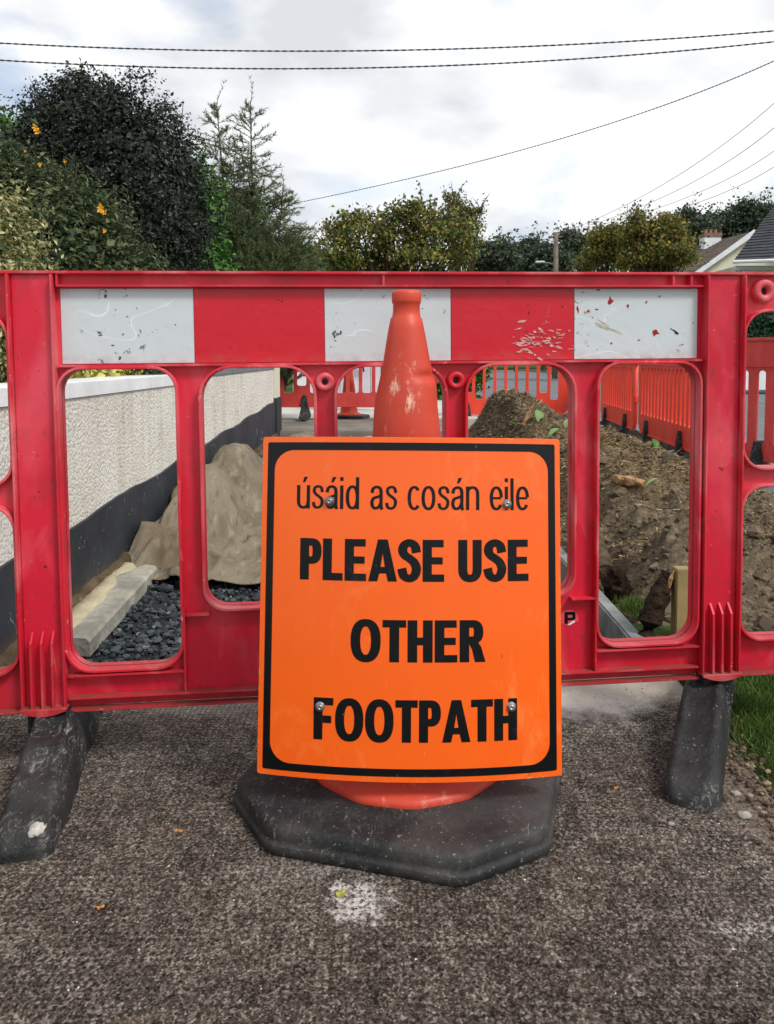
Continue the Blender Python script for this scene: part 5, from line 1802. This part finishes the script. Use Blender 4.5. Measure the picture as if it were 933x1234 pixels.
for (y, tp, sp, lab) in ((60, 588, [(580, 312, 22, 12), (600, 306, 16, 10), (592, 322, 26, 10)], 'dark distant tree just right of the maple'),
                         (66, 622, [(622, 310, 14, 12), (636, 302, 10, 8), (618, 324, 24, 10)], 'dark distant tree left of the lamp arm'),
                         (62, 655, [(650, 308, 14, 10), (658, 318, 20, 12)], 'low dark distant tree behind the wooden pole'),
                         (64, 688, [(684, 292, 12, 10), (692, 306, 18, 16), (676, 318, 16, 12), (704, 318, 14, 12)], 'taller dark distant tree right of the wooden pole'),
                         (70, 400, [(385, 318, 30, 12), (420, 322, 40, 10), (360, 312, 20, 16)], 'dark distant tree behind the maple')):
    lobe_tree('distant_tree', y, tp, sp, 1300, 9, 0.24, 0.24, 'far_leaf', lab, G2, 0.6, 0.2)
lobe_tree('autumn_tree', 36, 728, [(718, 300, 14, 14), (728, 286, 16, 10), (742, 296, 14, 12), (724, 314, 24, 12), (745, 316, 14, 12)],
          760, 9, 0.19, 0.14, 'autumn_leaf', 'smaller yellowing tree, left one of the pair beside the brown roof', None, 0.6, 0.14)
lobe_tree('autumn_tree', 34, 785, [(768, 274, 10, 8), (757, 284, 8, 8), (782, 278, 14, 10), (800, 274, 14, 9), (790, 294, 24, 14), (812, 292, 12, 10), (770, 302, 16, 12), (800, 312, 26, 12), (775, 318, 26, 10), (818, 312, 10, 10), (762, 266, 5, 7)],
          1300, 9, 0.19, 0.135, 'autumn_leaf', 'larger golden green tree directly left of the brown roof', None, 0.6, 0.15)
for (y, tp, sp, lab) in ((75, 828, [(815, 272, 14, 10), (832, 278, 16, 12), (840, 290, 14, 12), (820, 292, 16, 14)], 'dark tree rising behind the chimney'),
                         (80, 880, [(868, 268, 16, 10), (888, 262, 18, 10), (876, 284, 26, 14), (900, 280, 20, 14)], 'broad dark tree behind the right roof ridge'),
                         (78, 925, [(912, 266, 16, 10), (932, 262, 18, 10), (922, 282, 26, 16), (950, 276, 20, 20)], 'dark tree at the right edge above the slate roof')):
    lobe_tree('distant_tree', y, tp, sp, 1800, 9, 0.32, 0.28, 'far_leaf', lab, G2, 0.5, 0.25)

# hedge and white garden wall across the road
gw = box('low_white_wall', 8.6, 16.5, 22.0, 22.25, 0.03, 1.42, 'white')
tag(gw, 'low white garden wall under the clipped hedge across the road', 'wall')
lob = [(8.9 + i * 0.8, 22.8, 1.3, 0.62, 0.5, 0.98 + 0.03 * math.sin(i * 2)) for i in range(9)]
bush('clipped_hedge', lob, 5200, 10, 0.08, 0.09, 'hedge_leaf', 'dense dark green clipped hedge behind the low white wall on the right', 'hedge', 0.6, shell=0.15)
bush('garden_hedge', [(-0.15 + i * 0.55, 15.4, 0.9, 0.45, 0.4, 0.8) for i in range(4)], 1500, 10, 0.05, 0.07, 'bright_leaf', 'bright green hedge behind the white gate pillar at the end of the path', 'hedge', 0.6, shell=0.2)

# ================================================================== FAR END OF THE PATH
nw = empty('neighbour_wall', (-2.0, 12.9, 0.116), 0, 'cream rendered wall with slate plinth beyond the driveway', 'wall')
link('render', box('x_', -2.2, 0.10, -0.1, 0.1, 0.34, 1.05, 'cream').data, None, nw); bpy.data.objects.remove(bpy.data.objects['x_'])
link('plinth', box('x_', -2.2, 0.11, -0.11, 0.11, 0.0, 0.337, 'plinth').data, None, nw); bpy.data.objects.remove(bpy.data.objects['x_'])
wp = empty('gate_pillar', (-1.25, 12.6, 0.116), 0, 'white painted gate pillar behind the far orange barrier', 'pillar')
link('shaft', box('x_', -0.19, 0.19, -0.15, 0.15, 0.0, 1.1, 'white').data, None, wp); bpy.data.objects.remove(bpy.data.objects['x_'])
link('cap', box('x_', -0.22, 0.22, -0.18, 0.18, 1.102, 1.16, 'white').data, None, wp); bpy.data.objects.remove(bpy.data.objects['x_'])
gt = empty('white_gate', (-0.45, 11.6, 0.116), 0, 'tall pale boarded gate with black hooked handle behind the small far cone', 'gate')
for k in range(5):
    link('board', box('x_', -0.36 + k * 0.145, -0.222 + k * 0.145, -0.02, 0.02 , 0.03, 1.15, 'lilac').data, None, gt); bpy.data.objects.remove(bpy.data.objects['x_'])
bm = bmesh.new()
add_tube(bm, [(-0.03, -0.03, 0.66), (0.03, -0.08, 0.655), (0.09, -0.08, 0.64), (0.115, -0.08, 0.60), (0.12, -0.08, 0.55)], 0.013, 8)
smooth(link('handle', bm_mesh(bm), 'black', gt))

# ================================================================== HOUSES
def slope_mesh(a, b, c, d, rows, th=0.05):
    """tiled roof slope between eave a-b and ridge d-c, as stepped courses"""
    A, B, Cc, Dd = [Vector(p) for p in (a, b, c, d)]
    nrm = (B - A).cross(Dd - A).normalized()
    if nrm.z < 0: nrm = -nrm
    bm = bmesh.new()
    for i in range(rows):
        f0, f1 = i / rows, (i + 1.12) / rows
        p0, p1 = A.lerp(Dd, f0), B.lerp(Cc, f0)
        p2, p3 = B.lerp(Cc, min(f1, 1)), A.lerp(Dd, min(f1, 1))
        vs = [bm.verts.new(p) for p in (p0 + nrm * th, p1 + nrm * th, p2 + nrm * th * 0.35, p3 + nrm * th * 0.35, p0, p1)]
        bm.faces.new(vs[:4])
        bm.faces.new((vs[0], vs[4], vs[5], vs[1]))
    return bm_mesh(bm)
def prism(name, pts_xz, y0, y1, mat, parent):
    bm = bmesh.new()
    f0 = [bm.verts.new((x, y0, z)) for x, z in pts_xz]
    f1 = [bm.verts.new((x, y1, z)) for x, z in pts_xz]
    bm.faces.new(f0); bm.faces.new(f1[::-1])
    for i in range(len(pts_xz)):
        j = (i + 1) % len(pts_xz)
        bm.faces.new((f0[i], f1[i], f1[j], f0[j]))
    bmesh.ops.recalc_face_normals(bm, faces=bm.faces)
    return link(name, bm_mesh(bm), mat, parent)
# brown roofed house: gable end facing, ridge running away to the left
Y1 = 46.0
h1 = empty('brown_roofed_house', (20.5, Y1, -0.13), 0, 'cream gabled house with brown tiled roof and brick pot chimney', 'house')
def L1(px, py, y=Y1):
    return (at(px, y) - 20.5, y - Y1, top(py, y) + 0.13)
ax, _, az_ = L1(903, 281)
ex, _, ez_ = L1(836, 331)
hw = ax - ex
prism('wall', [(ex + 0.15, 0), (ax + hw - 0.15, 0), (ax + hw - 0.15, ez_ - 0.1), (ax, az_ - 0.25), (ex + 0.15, ez_ - 0.1)], 0.3, 9, 'cream', h1)
rl = link('roof', slope_mesh((ex - 3.4, 0.35, ez_ - 0.15), (ex - 0.1, 0.02, ez_ - 0.15), (ax, 0.0, az_), (ax - 2.6, 7.0, az_ - 0.35), 22), 'tile_brown', h1)
link('roof', slope_mesh((ax + hw + 0.1, 0.0, ez_ - 0.15), (ax + hw + 0.1, 9, ez_ - 0.15), (ax, 9, az_), (ax, 0, az_), 14), 'tile_brown', h1)
bd = [(ex - 0.25, ez_ - 0.30), (ex - 0.25, ez_ - 0.02), (ax, az_ + 0.10), (ax + hw + 0.25, ez_ - 0.02), (ax + hw + 0.25, ez_ - 0.30), (ax, az_ - 0.24)]
prism('barge_board', bd, -0.12, -0.03, 'white', h1)
chx, _, chz = L1(855, 288, Y1 + 2)
cb = chz - 1.3
link('chimney', box('x_', chx - 0.48, chx + 0.48, 2.0, 2.8, cb, chz + 0.05, 'white').data, None, rl); bpy.data.objects.remove(bpy.data.objects['x_'])
link('chimney_band', box('x_', chx - 0.52, chx + 0.52, 1.95, 2.85, chz + 0.053, chz + 0.26, 'brick').data, None, rl); bpy.data.objects.remove(bpy.data.objects['x_'])
for k in range(3):
    bm = bmesh.new()
    add_lathe(bm, [(0.11, 0), (0.10, 0.2), (0.12, 0.23), (0.12, 0.26), (0.08, 0.26)], 12)
    link('chimney_pot', bm_mesh(bm), 'terracotta', rl, (chx - 0.28 + 0.28 * k, 2.4, chz + 0.265))
# slate roofed house at the right edge
Y2 = 33.0
h2 = empty('slate_roofed_house', (16.5, Y2, -0.13), 0, 'cream house with dark slate roof, white gutter and pale windows at the right edge', 'house')
def L2(px, py, y=Y2):
    return (at(px, y) - 16.5, y - Y2, top(py, y) + 0.13)
a_ = L2(874, 318); b_ = L2(1060, 293)
eave = a_[2]
link('roof', slope_mesh((a_[0], -0.5, eave), (a_[0] + 9, -3.2, eave + 0.05), (a_[0] + 9, 1.5, eave + 4.4), (a_[0] + 3.6, 3.2, eave + 3.3), 24, 0.06), 'tile_slate', h2)
prism('wall', [(a_[0] + 0.35, 0), (a_[0] + 9, 0), (a_[0] + 9, eave - 0.12), (a_[0] + 0.35, eave - 0.12)], 0.1, 5, 'cream', h2)
bm = bmesh.new()
add_tube(bm, [(a_[0] - 0.05, -0.56, eave - 0.03), (a_[0] + 9, -3.26, eave + 0.02)], 0.075, 8)
link('gutter', bm_mesh(bm), 'white', h2)
prism('fascia', [(a_[0] + 0.3, eave - 0.28), (a_[0] + 9, eave - 0.28), (a_[0] + 9, eave - 0.115), (a_[0] + 0.3, eave - 0.115)], -0.02, 0.095, 'white', h2)
bm = bmesh.new()
add_tube(bm, [(a_[0] + 0.45, 0.02, 0), (a_[0] + 0.45, 0.02, eave - 0.3)], 0.04, 6)
link('downpipe', bm_mesh(bm), 'white', h2)
for (p0, p1) in ((893, 905), (925, 945)):
    x0, x1 = L2(p0, 320)[0], L2(p1, 320)[0]
    w_ = link('window', box('x_', x0 - 0.06, x1 + 0.06, 0.02, 0.097, eave - 1.5, eave - 0.31, 'white').data, None, h2); bpy.data.objects.remove(bpy.data.objects['x_'])
    n_ = 2
    for k in range(n_):
        xa = x0 + (x1 - x0) * k / n_ + 0.02
        link('pane', box('x_', xa, x0 + (x1 - x0) * (k + 1) / n_ - 0.02, 0.008, 0.018, eave - 1.44, eave - 0.36, 'glass').data, None, w_); bpy.data.objects.remove(bpy.data.objects['x_'])

# ================================================================== POLE AND WIRES
pt = empty('utility_pole', (at(668.5, 40), 40, -0.13), 0, 'weathered wooden utility pole with a lamp arm above the barrier', 'pole')
bm = bmesh.new()
zt = top(282, 40) + 0.13
add_tube(bm, [(0, 0, 0), (0, 0, zt * .6), (-0.03, 0, zt)], [0.15, 0.13, 0.11], 10)
smooth(link('shaft', bm_mesh(bm), 'pole', pt))
bm = bmesh.new()
zl = top(318, 40) + 0.13
add_tube(bm, [(-0.02, 0, zl - 0.1), (-0.4, 0, zl), (-0.75, 0, zl + 0.02)], 0.03, 6)
link('lamp_arm', bm_mesh(bm), 'metal', pt)
bm = bmesh.new()
add_box(bm, -1.02, -0.55, -0.09, 0.09, zl, zl + 0.09, 0.03)
link('lamp_head', bm_mesh(bm), 'white', pt)
bm = bmesh.new()
add_box(bm, -0.35, 0.3, -0.05, 0.05, zt - 0.25, zt - 0.17, 0.01)
link('cross_arm', bm_mesh(bm), 'pole', pt)
def wire(pts, y, r, label, group=None, twist=False, ys=None):
    """overhead cable through the given sight points, at real distance y (or a distance per point)"""
    ysl = ys or [y] * len(pts)
    P_ = [(at(px, yy), yy, top(py, yy)) for (px, py), yy in zip(pts, ysl)]
    a, m_, b_ = [Vector(p) for p in P_]
    out = []
    for k in range(41):
        t = k / 40
        q = a * ((1 - t) * (1 - 2 * t)) + m_ * (4 * t * (1 - t)) + b_ * (t * (2 * t - 1))
        out.append(q)
    bm = bmesh.new()
    if twist:
        n = 900
        for ph in (0, math.pi):
            st_ = []
            for k in range(n + 1):
                t = k / n
                q = a * ((1 - t) * (1 - 2 * t)) + m_ * (4 * t * (1 - t)) + b_ * (t * (2 * t - 1))
                th = k * 0.55 + ph
                st_.append(q + Vector((0, math.cos(th), math.sin(th))) * r * 0.55)
            add_tube(bm, st_, r * 0.62, 4, False)
    else:
        add_tube(bm, out, r, 5)
    o = smooth(link('overhead_cable', bm_mesh(bm), 'cable'))
    tag(o, label, 'cable', group)
GW = 'overhead cables'
wire([(-220, 46), (470, 70.5), (1160, 24)], 14, 0.013, 'upper twisted cable crossing the whole sky', GW, True)
wire([(-220, 63), (470, 90), (1160, 30)], 14, 0.013, 'lower twisted cable crossing the whole sky', GW, True)
wire([(330, 253), (660, 176), (1000, 44)], 16, 0.012, 'single cable rising from the conifer to the upper right', GW, True, [30, 22, 15])
for (m0, m1, lab) in ((( 812, 215), (1000, 52), 'topmost of the four thin wires converging on the far pole'), ((826, 225), (1000, 78), 'second from top of the four thin wires converging on the far pole'),
                      ((842, 233), (1000, 105), 'third from top of the four thin wires converging on the far pole'), ((850, 242), (1000, 124), 'lowest of the four thin wires converging on the far pole')):
    wire([(672, 284), m0, m1], 30, 0.008, lab, 'thin wires to the far pole', False, [40, 26, 16])
